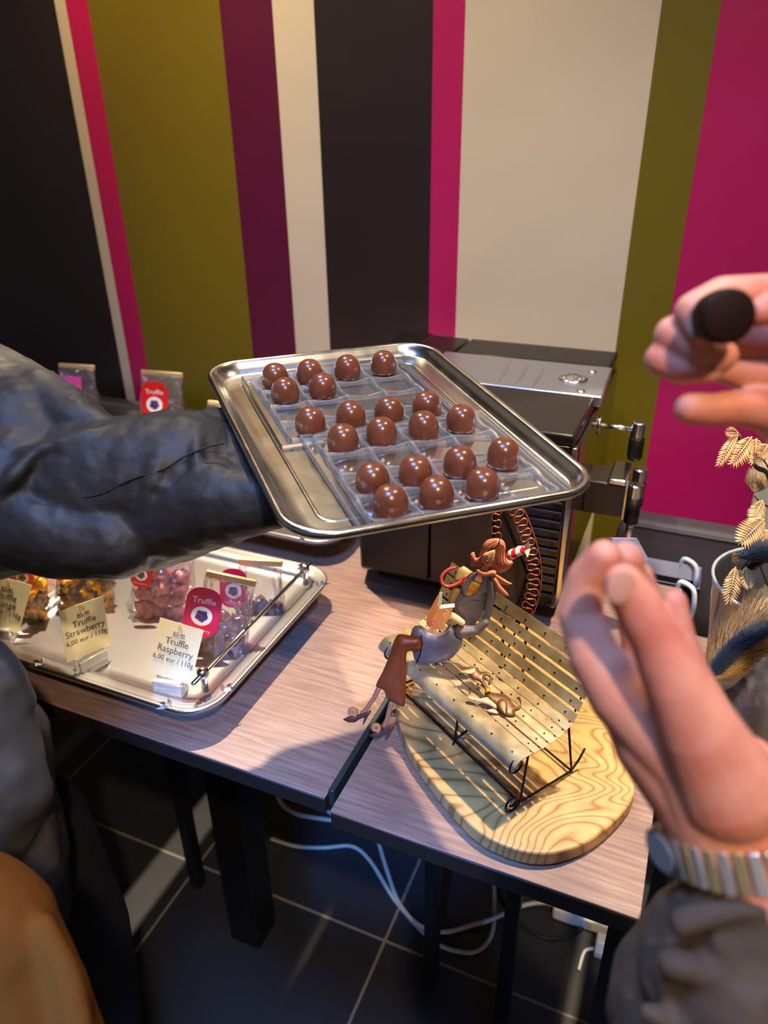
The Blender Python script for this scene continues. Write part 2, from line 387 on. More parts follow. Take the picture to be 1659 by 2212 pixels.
# ------------------------------------------------------------------ power cables on the floor
def cable(label, pts, r, m):
    p = smooth_pts([pz(x, y, r+.001+dz) for x, y, dz in pts], 6)
    o = G().tube(p, r, 8).build('power_cable', m, None, True); return tag(o, label, 'cable')
M_cable = mat('white_cable', 'b9b6a8', .5)
cable('white cable crossing the floor from the thick table column and looping under the right table', [(585, 1812, 0), (640, 1828, 0), (700, 1831, 0), (760, 1828, 0), (800, 1860, 0), (850, 1940, 0), (905, 2005, 0), (950, 2042, 0), (1010, 2058, 0), (1045, 2045, 0), (1064, 2010, 0), (1068, 1960, 0), (1066, 1900, 0)], .0042, M_cable)
cable('white cable running to the white power strip', [(815, 1810, 0), (836, 1880, 0), (862, 1950, .004), (905, 1998, .012), (960, 2013, .004), (1020, 1998, .003), (1062, 1985, .011), (1130, 1956, .003), (1175, 1950, .004), (1200, 1957, .008)], .0045, M_cable)
cable('white cable coiled behind the thick table column', [(596, 1708, 0), (610, 1738, 0), (640, 1758, 0), (690, 1768, 0), (740, 1775, 0), (790, 1790, 0)], .005, M_cable)
cable('white cable lying along the coiled one behind the column', [(600, 1706, .0), (628, 1726, .0), (670, 1730, .0), (712, 1755, .0), (760, 1790, 0)], .004, M_cable)
cable('thin black cable looping below the white power strip', [(1074, 1900, 0), (1090, 1950, .002), (1130, 2000, .0), (1180, 2026, .0), (1230, 2020, .0), (1262, 2000, .004), (1275, 1990, .01)], .0032, mat('black_cable', '101010', .5))
a, b = pz(1195, 1965, .0), pz(1335, 2012, .0); d = (b-a).normalized(); Mf = frame(a, d, (0, 0, 1)); L = (b-a).length
ps = thing('power_strip', 'white power strip lying on the floor under the right table', 'power strip', tuple(a))
g = G().box((0, -.022, 0), (L, .022, .034), Mf); g.build('strip_body', M_white, ps, bevel=.006, seg=3)
for i in range(3):
    g = G().lathe([(.016, .0341), (.016, .0355), (.013, .0355), (.0125, .0345)], Mf @ Matrix.Translation((.03+i*.045, 0, 0)), 20); g.build('socket', mat('socket_grey', 'a8a8a6', .5), ps, True)
pl = pz(1303, 2062, 0)
pg = thing('power_plug', 'small white plug adapter standing on the floor beside the power strip', 'plug', tuple(pl))
Mf = frame(pl, d, (0, 0, 1))
G().box((-.018, -.012, 0), (.004, .012, .05), Mf).box((.006, -.012, 0), (.018, .012, .04), Mf).box((-.018, -.012, 0), (.018, .012, .018), Mf).build('plug_body', M_white, pg, bevel=.003)
G().tube(smooth_pts([Mf @ Vector((-.018, 0, .01)), Mf @ Vector((-.035, -.01, .004)), Mf @ Vector((-.04, -.05, .004))], 4), .003).build('cord', M_white, pg, True)

# ------------------------------------------------------------------ coffee machine
cm = thing('coffee_machine', 'large black coffee machine with silver control panel against the striped wall', 'coffee machine', (-.31, 1.2, TOP))
x0, x1, y0, y1, zt = -.50, -.137, .975, 1.42, 1.052
g = G(); prof = [(x0+.03, y0), (x1, y0+.004), (x1, y1), (x0, y1), (x0, y0+.10)]
g.prism([(a, b, .775) for a, b in prof], (0, 0, zt-.775)); g.build('body', M_black_gloss, cm, bevel=.006)
G().prism([(x0+.05, y0+.03, .751), (x1-.03, y0+.03, .751), (x1-.03, y1-.02, .751), (x0+.03, y1-.02, .751)], (0, 0, .024)).build('foot_base', M_dark_panel, cm)
# lower front panels
G().box((x0+.035, y0-.006, .785), (-.345, y0-.0005, .985)).build('front_panel', M_dark_panel, cm, bevel=.002)
G().box((-.341, y0-.006, .785), (-.20, y0-.0005, .985)).build('front_panel', M_dark_panel, cm, bevel=.002)
g = G()
for i in range(11): g.box((-.192, y0-.002, .80+i*.016), (x1-.006, y0+.001, .804+i*.016))
g.build('vent_ribs', M_dark_panel, cm, bevel=.001)
M_lid = mat('smoked_lid', '1c1714', .24, spec=.16)
G().box((x0-.002, 1.316, zt), (-.425, y1, 1.070)).build('bean_lid', M_lid, cm, bevel=.003)
G().prism([(-.565, 1.34, 1.0), (-.504, 1.34, 1.0), (-.504, y1+.02, 1.0), (-.585, y1+.02, 1.0)], (0, 0, .068)).build('side_cover', M_lid, cm, bevel=.004)
G().box((-.421, 1.316, zt), (x1, y1, 1.070)).build('water_tank_lid', M_lid, cm, bevel=.003)
G().prism([(-.44, 1.3155, zt), (x1+.004, 1.3155, zt), (x1+.010, 1.15, zt), (-.44, 1.15, zt)], (0, 0, .0175)).build('control_panel', M_silver, cm, bevel=.002)
G().box((x0+.03, y0, zt), (x1, 1.149, 1.068)).build('front_lid', M_lid, cm, bevel=.003)
G().box((-.2, y0-.0015, 1.035), (-.165, y0+.001, 1.04)).build('logo_strip', M_chrome, cm)
for sx, sy in [(1090, 800), (1128, 806), (1163, 813)]:
    c = pz(sx, sy, 1.0702)
    a, b = pz(sx+14, sy-24, 1.0701), pz(sx-14, sy+24, 1.0701); s = (b-a).cross(Vector((0, 0, 1))).normalized()*.0045
    g = G().add([a, (a+b)/2+s, b, (a+b)/2-s, (a+b)/2+Vector((0, 0, .0022))], [(0, 1, 4), (1, 2, 4), (2, 3, 4), (3, 0, 4), (3, 2, 1, 0)]); g.build('slot_button', M_chrome, cm)
c = pz(1238, 819, 1.0696); g = G()
g.lathe([(.024, 0), (.024, .002), (.020, .0035), (.013, .0025), (.011, .004), (.006, .0048), (.0001, .005)], Matrix.Translation(c), 32); dl = g.build('control_dial', M_chrome, cm, True)
g = G()
for k in range(8):
    an = k*math.pi/4; capsule(g, c+Vector((.0175*math.cos(an), .0175*math.sin(an), .002)), c+Vector((.0175*math.cos(an), .0175*math.sin(an), .0045)), .003, .002, 10)
g.build('dial_knobs', M_chrome, dl, True)
for sx, sy in [(1280, 804), (1255, 846)]:
    c = pz(sx, sy, 1.0696); g = G().lathe([(.007, 0), (.0065, .002), (.003, .003), (.0001, .0035)], Matrix.Translation(c), 20); g.build('button', M_chrome, cm, True)
# glossy side panel with chrome strips
G().box((x1+.0002, 1.0, .80), (x1+.006, 1.40, 1.045)).build('side_panel', mat('side_gloss', '1a1616', .08, coat=.5), cm, bevel=.003)
G().box((x1-.001, y0-.001, .80), (x1+.0055, y0+.012, 1.05)).build('corner_strip', M_chrome, cm, bevel=.001)
# steam knob
a = pv(1336, 923, 1.2); b = Vector((-.068, 1.2, a.z))
g = G().tube([Vector((x1, 1.2, a.z)), b], .0042); g.build('steam_arm', M_chrome, cm, True)
G().lathe([(.016, 0), (.016, .003)], Matrix.Translation((x1+.006, 1.2, a.z)) @ Matrix.Rotation(math.pi/2, 4, 'Y'), 20).build('arm_collar', M_chrome, cm, True)
G().lathe([(.0115, -.012), (.0118, .012), (.010, .014)], Matrix.Translation(b), 24).build('steam_knob', M_chrome, cm, False, .001)
G().lathe([(.010, -.052), (.0125, -.046), (.0125, -.014), (.011, -.0125)], Matrix.Translation(b), 24).build('knob_grip', M_wire, cm, True)
# coffee spouts
q = pv(1338, 1050, 1.15)
g = G().box((x1+.005, 1.115, q.z-.040), (q.x+.012, 1.185, q.z+.018)); sb = g.build('spout_housing', M_dark_panel, cm, bevel=.003)
G().box((q.x-.016, 1.11, q.z+.0185), (q.x+.013, 1.19, q.z+.028)).build('spout_cap', M_chrome, sb, bevel=.003)
G().box((q.x+.0125, 1.12, q.z-.045), (q.x+.015, 1.125, q.z+.026)).build('spout_trim', M_chrome, sb)
for (yy, dz) in ((1.19, .0), (1.125, .0)):
    Mx = Matrix.Translation((q.x+.027, yy, q.z+.004+dz))
    s_ = G().lathe([(.0115, -.052), (.0115, -.006)], Mx, 24).build('spout', M_wire, cm, True)
    G().lathe([(.0118, -.006), (.0118, .014), (.0105, .0155)], Mx, 24).build('spout_ring', M_chrome, s_, False)
    G().lathe([(.0055, -.085), (.006, -.052)], Mx, 16).build('spout_nozzle', M_chrome, s_, True)

# ------------------------------------------------------------------ chair, shopping bag, side table behind
ch = thing('upholstered_chair', 'grey leather chair with rounded backrest against the magenta stripe', 'chair', (.13, 1.25, 0))
bk = [Vector((-.082+.012*0, 1.34, 0))]
def rrect(x0, x1, z0, z1, r, n=6):
    out = []
    for cx, cz, a0 in ((x1-r, z1-r, 0), (x0+r, z1-r, 90), (x0+r, z0+r, 180), (x1-r, z0+r, 270)):
        for k in range(n+1):
            a = math.radians(a0+90*k/n); out.append((cx+r*math.cos(a), cz+r*math.sin(a)))
    return out
g = G().prism([(x, 1.30+(.79-z)*-.12, z) for x, z in rrect(-.085, .36, .46, .792, .035)], (0, .05, 0)); g.build('backrest', M_leather, ch, bevel=.012, seg=4)
g = G().tube([(x, 1.297+(.79-z)*-.12, z) for x, z in rrect(-.08, .355, .465, .782, .035)]+[(.355, 1.297, .75)], .0025, 6); g.build('piping', M_leather, ch, True)
g = G().prism([(x, z-.0, .39) for x, z in rrect(-.085, .36, 1.165, 1.29, .04)], (0, 0, .07)); g.build('seat', M_leather, ch, bevel=.015, seg=4)
for lx in (-.06, .335):
    for ly in (1.19, 1.27): G().tube([(lx, ly, .39), (lx*1.0, ly, 0)], [.014, .009], 10).build('leg', M_wire, ch, True)
# dark paper bag with white rope handles on the seat
bg_ = thing('paper_bag', 'dark paper bag with white rope handles standing on the grey chair', 'bag', (.03, 1.2, .462))
zt_ = .745
A = [(-.035, 1.175), (.072, 1.175), (.072, 1.25), (-.035, 1.25)]
M_bag = mat('aubergine_paper', '2b2229', .35)
g = G(); g.loft([[Vector((x, y, .462)) for x, y in A], [Vector((x+(.0 if x < 0 else .0), y, zt_)) for x, y in A]]); g.f.append((3, 2, 1, 0)); g.build('bag_body', M_bag, bg_)
g = G(); B = [(-.034, 1.176), (.071, 1.176), (.071, 1.249), (-.034, 1.249)]
g.loft([[Vector((x, y, zt_-.03)) for x, y in B], [Vector((x, y, zt_+.001)) for x, y in B]]); g.build('bag_lining', mat('bag_inner', 'c9c9cf', .6), bg_)
for yy, fr in ((1.172, 0), (1.253, 1)):
    g = G().tube(smooth_pts([(.035, yy, zt_-.01), (.040, yy-.005, zt_+.012), (.060, yy-.012, zt_+.006), (.066, yy-.016, zt_-.02), (.066, yy-.012, zt_-.05)], 6), .0042); g.build('rope_handle', mat('white_rope', 'cfd3d8', .6), bg_, True)
st = thing('side_table', 'dark side table under the glass vase, at the right behind the sleeve', 'table', (.30, .9, 0))
G().box((.056, .64, TOP-.03), (.62, 1.06, TOP-.02)).build('tabletop', M_wood, st, bevel=.002)
for lx, ly in ((.10, .68), (.58, .68), (.10, 1.02), (.58, 1.02)): G().box((lx-.012, ly-.012, 0), (lx+.012, ly+.012, TOP-.0301)).build('leg', M_black_metal, st)
# ------------------------------------------------------------------ held steel tray with bonbons
Q0, Q1, Q3 = Vector((-.5575, .7318, 1.19096)), Vector((-.3353, .9167, 1.1958)), Vector((-.2770, .4482, 1.15235))
TE1 = (Q1-Q0).normalized(); TE2 = (Q3-Q0).normalized(); TN = TE2.cross(TE1).normalized()
if TN.z < 0: TN = -TN
TW, TH = (Q1-Q0).length, (Q3-Q0).length
def T(x, y, z=0): return Q0+TE1*x+TE2*y+TN*z
def rr_ring(x0, x1, y0, y1, r, ins, z, f=T, n=8):
    out = []
    for cx, cy, a0 in ((x1-r, y1-r, 0), (x0+r, y1-r, 90), (x0+r, y0+r, 180), (x1-r, y0+r, 270)):
        for k in range(n+1):
            a = math.radians(a0+90*k/n); out.append(f(cx+(r-ins)*math.cos(a), cy+(r-ins)*math.sin(a), z))
    return out
prof = [(.022, -.0135), (.010, -.0130), (.0045, -.0065), (-.0010, -.0070), (-.0040, -.0040), (-.0042, -.0005), (-.0022, .0020), (.0010, .0022), (.0035, .0002), (.0050, -.0030), (.0112, -.0110), (.0135, -.0120), (.024, -.0122)]
held = thing('serving_tray', 'rectangular steel tray with rounded corners held out by the black sleeved arm', 'tray', tuple(T(TW/2, TH/2, -.014)))
g = G(); g.loft([rr_ring(.002, TW-.002, .002, TH-.002, .040, i, z) for i, z in prof], cap=True)
g.build('tray_body', M_tray, held, True)
g = G(); g.loft([rr_ring(.034, TW-.034, .034, TH-.034, .016, 0, -.0121), rr_ring(.034, TW-.034, .034, TH-.034, .016, .001, -.0112), rr_ring(.034, TW-.034, .034, TH-.034, .016, .003, -.0112), rr_ring(.034, TW-.034, .034, TH-.034, .016, .004, -.0121)])
g.build('embossed_line', M_tray, held, True)
M_ridge = film_mat('clear_plastic_ridge', gloss=.42, rough=.10, haze=.10)
def insert(x0, y0, nx, ny, cx, cy, label, z0, mx=.012):
    o = thing('chocolate_insert', label, 'plastic tray', tuple(T(x0, y0, z0)), 'clear plastic chocolate inserts')
    x1, y1 = x0+nx*cx, y0+ny*cy; h = .0065
    g = G()
    g.add([T(x0-mx, y0-.006, z0), T(x1+mx, y0-.006, z0), T(x1+mx, y1+.006, z0), T(x0-mx, y1+.006, z0)], [(0, 1, 2, 3)])
    g.build('sheet', M_plastic, o)
    g = G()
    def ridge(a, b, w_, hh, wave=0):
        a, b = Vector((a[0], a[1], 0)), Vector((b[0], b[1], 0)); d = (b-a).normalized(); s = Vector((-d.y, d.x, 0)); N = 12; rings = []
        for k in range(N+1):
            t = k/N; p = a+(b-a)*t; top = hh*(1-wave*(.5-.5*math.cos(2*math.pi*t)))
            rings.append([T(p.x+s.x*w_, p.y+s.y*w_, z0+.0002), T(p.x+s.x*w_*.45, p.y+s.y*w_*.45, z0+top), T(p.x-s.x*w_*.45, p.y-s.y*w_*.45, z0+top), T(p.x-s.x*w_, p.y-s.y*w_, z0+.0002)])
        g.loft(rings, close=False)
    for i in range(nx+1):
        for j in range(ny): ridge((x0+i*cx, y0+j*cy), (x0+i*cx, y0+(j+1)*cy), .0032, h, .45)
    for j in range(ny+1):
        for i in range(nx): ridge((x0+i*cx, y0+j*cy), (x0+(i+1)*cx, y0+j*cy), .0032, h, .45)
    g.build('cell_ridges', M_ridge, o)
    g = G(); ex = .0085
    for (a, b) in (((x0-mx, y0-ex), (x1+mx, y0-ex)), ((x1+mx, y0-ex), (x1+mx, y1+ex)), ((x1+mx, y1+ex), (x0-mx, y1+ex)), ((x0-mx, y1+ex), (x0-mx, y0-ex))): ridge(a, b, .0018, .005)
    g.build('rim', M_ridge, o)
    return o
insert(.051, .043, 4, 4, .0440, .0432, 'clear insert nearest the wall end of the steel tray, with ten chocolates', -.0110)
insert(.073, .219, 4, 4, .0440, .0420, 'clear insert nearest the viewer on the steel tray, with eleven chocolates', -.0085)
# one bonbon, then copies
Mb = frame((0, 0, 0), (1, 0, 0), (0, 0, 1))
BP = [(r*1.06, z) for r, z in [(.0001, .0)]+[(.0143, 0), (.0149, .0025), (.0151, .007), (.0149, .011), (.0141, .0150), (.0126, .0188), (.0103, .0220), (.0074, .0243), (.0040, .0255), (.0001, .0259)]]
bm_me = None
bons = [(.0778, .0726, 1), (.1193, .0736, 1), (.1657, .0745, 1), (.2124, .0721, 1), (.0812, .1200, 2), (.1248, .1187, 2), (.0926, .2031, 4), (.1365, .2029, 4), (.1790, .2030, 4), (.2224, .2019, 4),
        (.1158, .2508, 5), (.1570, .2487, 5), (.2022, .2485, 5), (.2459, .2441, 5), (.1223, .3364, 7), (.1644, .3337, 7), (.2105, .3298, 7), (.2569, .3271, 7), (.1267, .3772, 8), (.1696, .3762, 8), (.2155, .3730, 8)]
rown = {1: 'back row nearest the wall', 2: 'second row from the wall', 4: 'row just behind the insert seam', 5: 'row just in front of the insert seam', 7: 'next to front row', 8: 'front row at the near rim'}
coln = ['leftmost', 'second from the left', 'third from the left', 'rightmost']
cnt = {}
for k in bons: cnt[k[2]] = cnt.get(k[2], 0)+1
seen = {}
for i, (x, y, row) in enumerate(bons):
    c = seen.get(row, 0); seen[row] = c+1
    n = cnt[row]; pos = ({2: ['left one of the pair', 'right one of the pair'], 3: ['leftmost', 'middle', 'rightmost']}.get(n) or coln)[c]
    # (x, y) were measured square to TE1; go to the sheared tray axes
    p = Q0 + TE1*x + (TN.cross(TE1)*(-1))*(y-.008)
    p = p + TN*(-.0075)
    if bm_me is None:
        g = G().lathe(BP, None, 36, False); o = g.build('chocolate_bonbon', M_choc, None, True); bm_me = o
    else:
        o = bm_me.copy(); COL.objects.link(o)
    M = frame(p, TE1, TN) @ Matrix.Rotation(i*1.3, 4, 'Z'); o.location = M.translation; o.rotation_euler = M.to_euler()
    o.scale = (1, 1, .97+.05*((i*7) % 5)/5)
    tag(o, 'milk chocolate dome, %s, %s' % (rown[row], pos), 'chocolate', 'milk chocolates on the steel tray')

# ------------------------------------------------------------------ display trays on the left table
def display_tray(x0, x1, y0, y1, z, label, rail=None, corner=True):
    f = lambda x, y, h=0: Vector((x, y, z+h))
    o = thing('display_tray', label, 'tray', ((x0+x1)/2, (y0+y1)/2, z))
    pr = [(.045, .002), (.004, .003), (-.001, .012), (-.002, .016), (.001, .0175), (.004, .0150), (.008, .0165), (.011, .0145), (.015, .016), (.018, .0135), (.022, .0145), (.026, .009), (.030, .006), (.045, .0055)]
    g = G(); g.loft([rr_ring(x0, x1, y0, y1, .05, i, h, f, 8) for i, h in pr], cap=True); b = g.build('tray_body', M_tray2, o, True)
    # feet raise the tray
    for fx, fy in ((x0+.06, y0+.06), (x1-.06, y0+.06), (x0+.06, y1-.06), (x1-.06, y1-.06)):
        G().lathe([(.008, -.0288), (.009, -.01), (.008, .002)], Matrix.Translation((fx, fy, z)), 16).build('foot', M_chrome, o, True)
    # leaf ornaments in the rim
    spots = [(x1-.052, y0+.004, 90), (x1-.006, y0+.052, 0), (x1-.006, y1-.052, 0), (x1-.052, y1-.006, 90)] + ([(x1-.27, y0+.006, 90)] if corner else [])
    for (cx, cy, a) in spots:
        g = G()
        for da in (-38, 0, 38):
            an = math.radians(a+90+da); d = Vector((math.cos(an), math.sin(an), 0)); s = Vector((-d.y, d.x, 0)); c = Vector((cx, cy, z+.0165)) - (Vector((0, .0, 0)))
            g.add([c, c+d*.010+s*.0028, c+d*.020, c+d*.010-s*.0028, c+d*.010+Vector((0, 0, .0045))], [(0, 1, 4), (1, 2, 4), (2, 3, 4), (3, 0, 4)])
        g.build('leaf_ornament', M_tray2, o)
    if rail:
        (ya, yb, xr) = rail; zr = z+.042
        r_ = G().tube([(xr, ya-.022, zr), (xr, yb+.02, zr)], .0032).build('handle_rail', M_chrome, o, True)
        for yy in (ya, yb):
            G().lathe([(.0048, .014), (.0042, .03), (.0065, .036), (.0085, .042), (.0075, .049), (.003, .052), (.0001, .0522)], Matrix.Translation((xr, yy, z)), 20).build('rail_post', M_chrome, o, True)
    return o
zt1 = TOP+.029
display_tray(-.888, -.490, .552, .925, zt1, 'silver display tray with price cards, front tray on the left table', (.60, .875, -.521))
display_tray(-.86, -.535, 1.0, 1.24, zt1, 'silver display tray behind the front one, mostly hidden by the black sleeve', None, False)
display_tray(-1.62, -1.06, 1.18, 1.50, zt1, 'silver display tray at the wall, under the red label bag', None, False)

# ------------------------------------------------------------------ price cards in clear holders
def wrot(a, b, c): return Matrix.Rotation(a, 4, 'Z') @ Matrix.Rotation(b, 4, 'X') @ Matrix.Rotation(c, 4, 'Y')
M_yel = mat('logo_yellow', 'f0c040', .6); M_blu = mat('logo_blue', '90b8d8', .6); M_pnk = mat('logo_pink', 'e8a0a0', .6)
def price_card(x, y, yaw, lean, roll, w_, h_, flavour, label):
    o = thing('price_card', label, 'price card', (x, y, zt1+.0075), 'price cards on the front silver tray')
    M = Matrix.Translation((x, y, .81)) @ wrot(yaw, lean, roll)
    G().box((-w_/2, 0, 0), (w_/2, .0006, h_), M).build('card', M_cream, o)
    F = M @ Matrix.Translation((0, -.0003, 0)) @ Matrix.Rotation(math.pi/2, 4, 'X')
    k = h_/.074
    text('Truffle', .0125*k, F @ Matrix.Translation((0, .0440*k, 0)), M_ink, o)
    text(flavour, .0125*k, F @ Matrix.Translation((0, .0325*k, 0)), M_ink, o)
    text('6,00 eur / 110g', .0096*k, F @ Matrix.Translation((0, .0212*k, 0)), M_ink, o)
    lo = text('B5-40', .0072*k, F @ Matrix.Translation((0, .0565*k, 0)), M_ink, o, 'brand_line')
    tri = [(-.004, .0645), (.0005, .0645), (-.001, .0725), (-.003, .0725)]
    G().prism([F @ Vector((a*k, b*k, 0)) for a, b in tri], F.to_3x3() @ Vector((0, 0, .0003))).build('logo_cone', M_yel, o)
    for (a, b, r, m) in ((.0008, .0685, .0013, M_blu), (.0022, .0655, .0014, M_pnk)):
        G().lathe([(r*k, 0), (r*k, .0004)], F @ Matrix.Translation((a*k, b*k, 0)), 12).build('logo_dot', m, o)
    G().box((-.010, -.0001, 0), (.010, .0003, .0003), F @ Matrix.Translation((0, .0552*k, 0)) @ Matrix.Rotation(-math.pi/2, 4, 'X')).build('underline', M_ink, o)
    # holder: slotted block
    Hm = Matrix.Translation((x, y, zt1+.0068)) @ Matrix.Rotation(yaw, 4, 'Z')
    g = G().box((-.020, -.010, 0), (.020, .012, .006), Hm).box((-.020, -.010, .006), (.020, -.0015, .024), Hm).box((-.020, .0028, .006), (.020, .010, .024), Hm)
    g.build('clear_holder', M_acryl, o, bevel=.0012)
price_card(-.5667, .5861, .195, -.49, .159, .0631, .0739, 'Raspberry', 'cream price card reading Truffle Raspberry, at the tray corner')
price_card(-.7009, .5867, 1.29, -.14, .137, .0638, .0749, 'Strawberry', 'cream price card reading Truffle Strawberry, turned sideways, middle of the tray')
price_card(-.8705, .5827, .452, -.41, .329, .0637, .0742, 'Orange', 'cream price card reading Truffle Orange, cut by the left picture edge')

# ------------------------------------------------------------------ truffle bags
random.seed(11)
def chunk_mesh(s, seed, amp=.35):
    v, f = ico(3); rnd = random.Random(seed); off = Vector((rnd.random()*50, rnd.random()*50, rnd.random()*50)); st = Vector((1, .8+.3*rnd.random(), .7+.3*rnd.random()))
    out = []
    for p in v:
        d = 1+amp*noise.noise(p*1.6+off)+amp*.55*noise.noise(p*4.5+off)+amp*.25*abs(noise.noise(p*9+off)); out.append(Vector((p.x*st.x, p.y*st.y, p.z*st.z))*d*s)
    return mesh(out, f)
M_pink = mat('pink_truffle', 'd98f86', .6, noise_col=('c06f68', 60, None, .4, .65), bump=(160, .8, .004))
M_brown = mat('brown_truffle', '8a5a40', .6, noise_col=('5c3524', 60, None, .4, .65), bump=(160, .9, .004))
M_orangec = mat('orange_peel_truffle', 'e0a020', .55, noise_col=('6a4322', 45, None, .46, .56), bump=(160, .9, .004))
chunks = {}
for key, m, amp in (('pink', M_pink, .4), ('brown', M_brown, .55), ('orange', M_orangec, .9)):
    chunks[key] = []
    for k in range(3):
        me = chunk_mesh(.0125, hash(key) % 1 + k*7+len(key), amp); me.materials.append(m); me.polygons.foreach_set('use_smooth', [True]*len(me.polygons)); chunks[key].append(me)
def bag(pxc, pyc, d, roll, h, wd, kind, label, lab=None, labtxt='', clip=True, lean=.35, nch=9, lpos=(0, .45), lsize=.038, dep=.018):
    """(pxc, pyc) pixel of the bag's bottom centre, d its distance; roll in degrees, clockwise leaning positive"""
    o_ = px(pxc, pyc, d)
    zz = (Vector((0, 0, 1))*(1-lean)+UP*lean).normalized(); xx = RT.copy(); xx = (xx - zz*xx.dot(zz)).normalized()
    a = math.radians(roll); x2 = xx*math.cos(a)-zz*math.sin(a); z2 = xx*math.sin(a)+zz*math.cos(a)
    M = frame(o_, x2, z2)       # local y points away from the viewer
    o = thing('truffle_bag', label, 'bag of truffles', tuple(o_), rot=M.to_euler())
    ring = []
    for (t, wx, dy) in ((0, .50, .35), (.04, .52, .8), (.15, .53, 1.0), (.35, .52, .95), (.55, .49, .7), (.75, .46, .4), (.9, .44, .15), (1, .44, .05)):
        r = []
        for k in range(28):
            an = 2*math.pi*k/28; cx_, sy_ = math.cos(an), math.sin(an)
            X = math.copysign(abs(cx_)**.6, cx_)*wx*wd; Y = math.copysign(abs(sy_)**.8, sy_)*dy*dep
            wv = .0022*math.sin(k*2.3+t*9)+.0016*math.sin(k*5.1-t*17)
            r.append(M @ Vector((X+wv, Y+wv, t*h)))
        ring.append(r)
    g = G(); g.loft(ring, cap=True); g.build('clear_film', M_film, o, True)
    # crinkle creases on the film
    if clip: G().box((-wd*.47, -.0035, h-.006), (wd*.47, .0035, h+.004), M).build('gold_clip', M_gold_clip, o, bevel=.0015)
    if lab:
        g = G(); L = lsize; pts = rrect(lpos[0]-L*.40, lpos[0]+L*.40, h*lpos[1]-L*.62, h*lpos[1]+L*.62, L*.33)
        g.prism([M @ Vector((x, -dep*1.05-.001, z)) for x, z in pts], M.to_3x3() @ Vector((0, .0005, 0))); lb = g.build('label', mat('label_'+lab, lab, .45), o)
        Fm = M @ Matrix.Translation((lpos[0], -dep*1.05-.0013, h*lpos[1])) @ Matrix.Rotation(math.pi/2, 4, 'X')
        g = G().lathe([(L*.24, 0), (L*.24, .0004)], Fm @ Matrix.Translation((0, -L*.08, 0)), 28); g.build('white_circle', mat('circle_white', 'f3efe9', .5), lb)
        g = G(); n_ = 14
        g.prism([Fm @ Vector((L*.145*(1+.14*math.sin(k*4.1))*math.cos(2*math.pi*k/n_), -L*.08+L*.145*(1+.14*math.sin(k*4.1))*math.sin(2*math.pi*k/n_), .0003)) for k in range(n_)], Fm.to_3x3() @ Vector((0, 0, .0004))); g.build('fruit_picture', mat('fruit_'+kind, {'brown': '5a3a86', 'orange': 'a86a3a', 'pink': '9a6a60'}[kind], .6, noise_col=('2e2048' if kind == 'brown' else '6a3a20', 300, None, .4, .6)), lb)
        text('Truffle', L*.20, Fm @ Matrix.Translation((0, L*.24, .0001)), mat('label_text', 'f8e6ea', .5), lb)
        if labtxt: text(labtxt, L*.12, Fm @ Matrix.Translation((0, -L*.48, .0001)), mat('label_text', 'f8c6d4', .5), lb)
    rnd = random.Random(len(label)); grp = 'truffle pieces inside the '+label
    nm = {'pink': 'pink strawberry', 'brown': 'brown chocolate', 'orange': 'orange peel and nut'}[kind]
    for k in range(nch):
        c = bpy.data.objects.new('truffle_piece', chunks[kind][k % 3]); COL.objects.link(c)
        colm = k % 3; rw = k//3
        p = M @ Vector(((colm-1)*wd*.29+rnd.uniform(-.003, .003), rnd.uniform(-.002, .002), .014+rw*.021+rnd.uniform(-.002, .002)))
        c.location = p; c.rotation_euler = (rnd.uniform(0, 6), rnd.uniform(0, 6), rnd.uniform(0, 6)); s = rnd.uniform(.85, 1.1); s *= 1.3; c.scale = (s, s*.9*dep/.018, s)
        tag(c, '%s, %s %s, %s' % (short[kind], ('bottom layer', 'second layer', 'third layer', 'top layer')[rw], ('left', 'middle', 'right')[colm], 'in the '+where_[0]), 'truffle', grp[:60])
    where_.pop(0)
    return o
short = {'pink': 'pink crumbly truffle', 'brown': 'rough brown truffle', 'orange': 'nutty orange truffle'}
where_ = ['bag beside the Orange card', 'bag above the Strawberry card', 'bag with the red label', 'raspberry bag by the rail', 'front raspberry bag', 'red label bag at the wall', 'pink label bag at the wall', 'far left bag at the wall', 'small bag in front of the wall bags', 'bag behind the steel tray', 'bag on the left tray edge']
bag(45, 1330, 1.13, 4, .115, .080, 'orange', 'clear bag of orange truffles with orange label, behind the Orange card', 'e8581c', 'Orange', lpos=(.018, .66), nch=9)
bag(185, 1325, 1.17, 8, .11, .085, 'orange', 'clear bag of orange and brown nut clusters above the Strawberry card', nch=9)
bag(345, 1335, 1.15, 12, .12, .090, 'pink', 'clear bag of pink strawberry truffles with red label', 'e02818', 'Strawberry', lpos=(-.030, .66), nch=12)
bag(562, 1385, 1.17, 4, .135, .070, 'brown', 'rear clear bag of raspberry truffles, next to the chrome handle rail', 'e01058', 'Raspberry', lpos=(-.038, .72), lsize=.052, nch=9)
bag(468, 1415, 1.075, 14, .125, .076, 'brown', 'front clear bag of raspberry truffles with upright magenta label', 'd60a58', 'Raspberry', lpos=(-.028, .58), lsize=.062, nch=9)
bag(352, 940, 1.80, 5, .150, .105, 'brown', 'clear truffle bag with red label standing at the wall', 'd21a1a', '', lpos=(-.012, .56), lsize=.078, nch=9, dep=.022)
bag(175, 925, 1.80, 4, .150, .090, 'brown', 'clear truffle bag with pink square label standing at the wall', None, '', nch=9, dep=.022)
bag(90, 930, 1.86, 4, .145, .090, 'pink', 'far left clear truffle bag at the wall, only its top above the sleeve', None, '', nch=3)
bag(330, 985, 1.62, 6, .070, .060, 'brown', 'small clear bag with gold clip in front of the red label bag', None, '', nch=6)
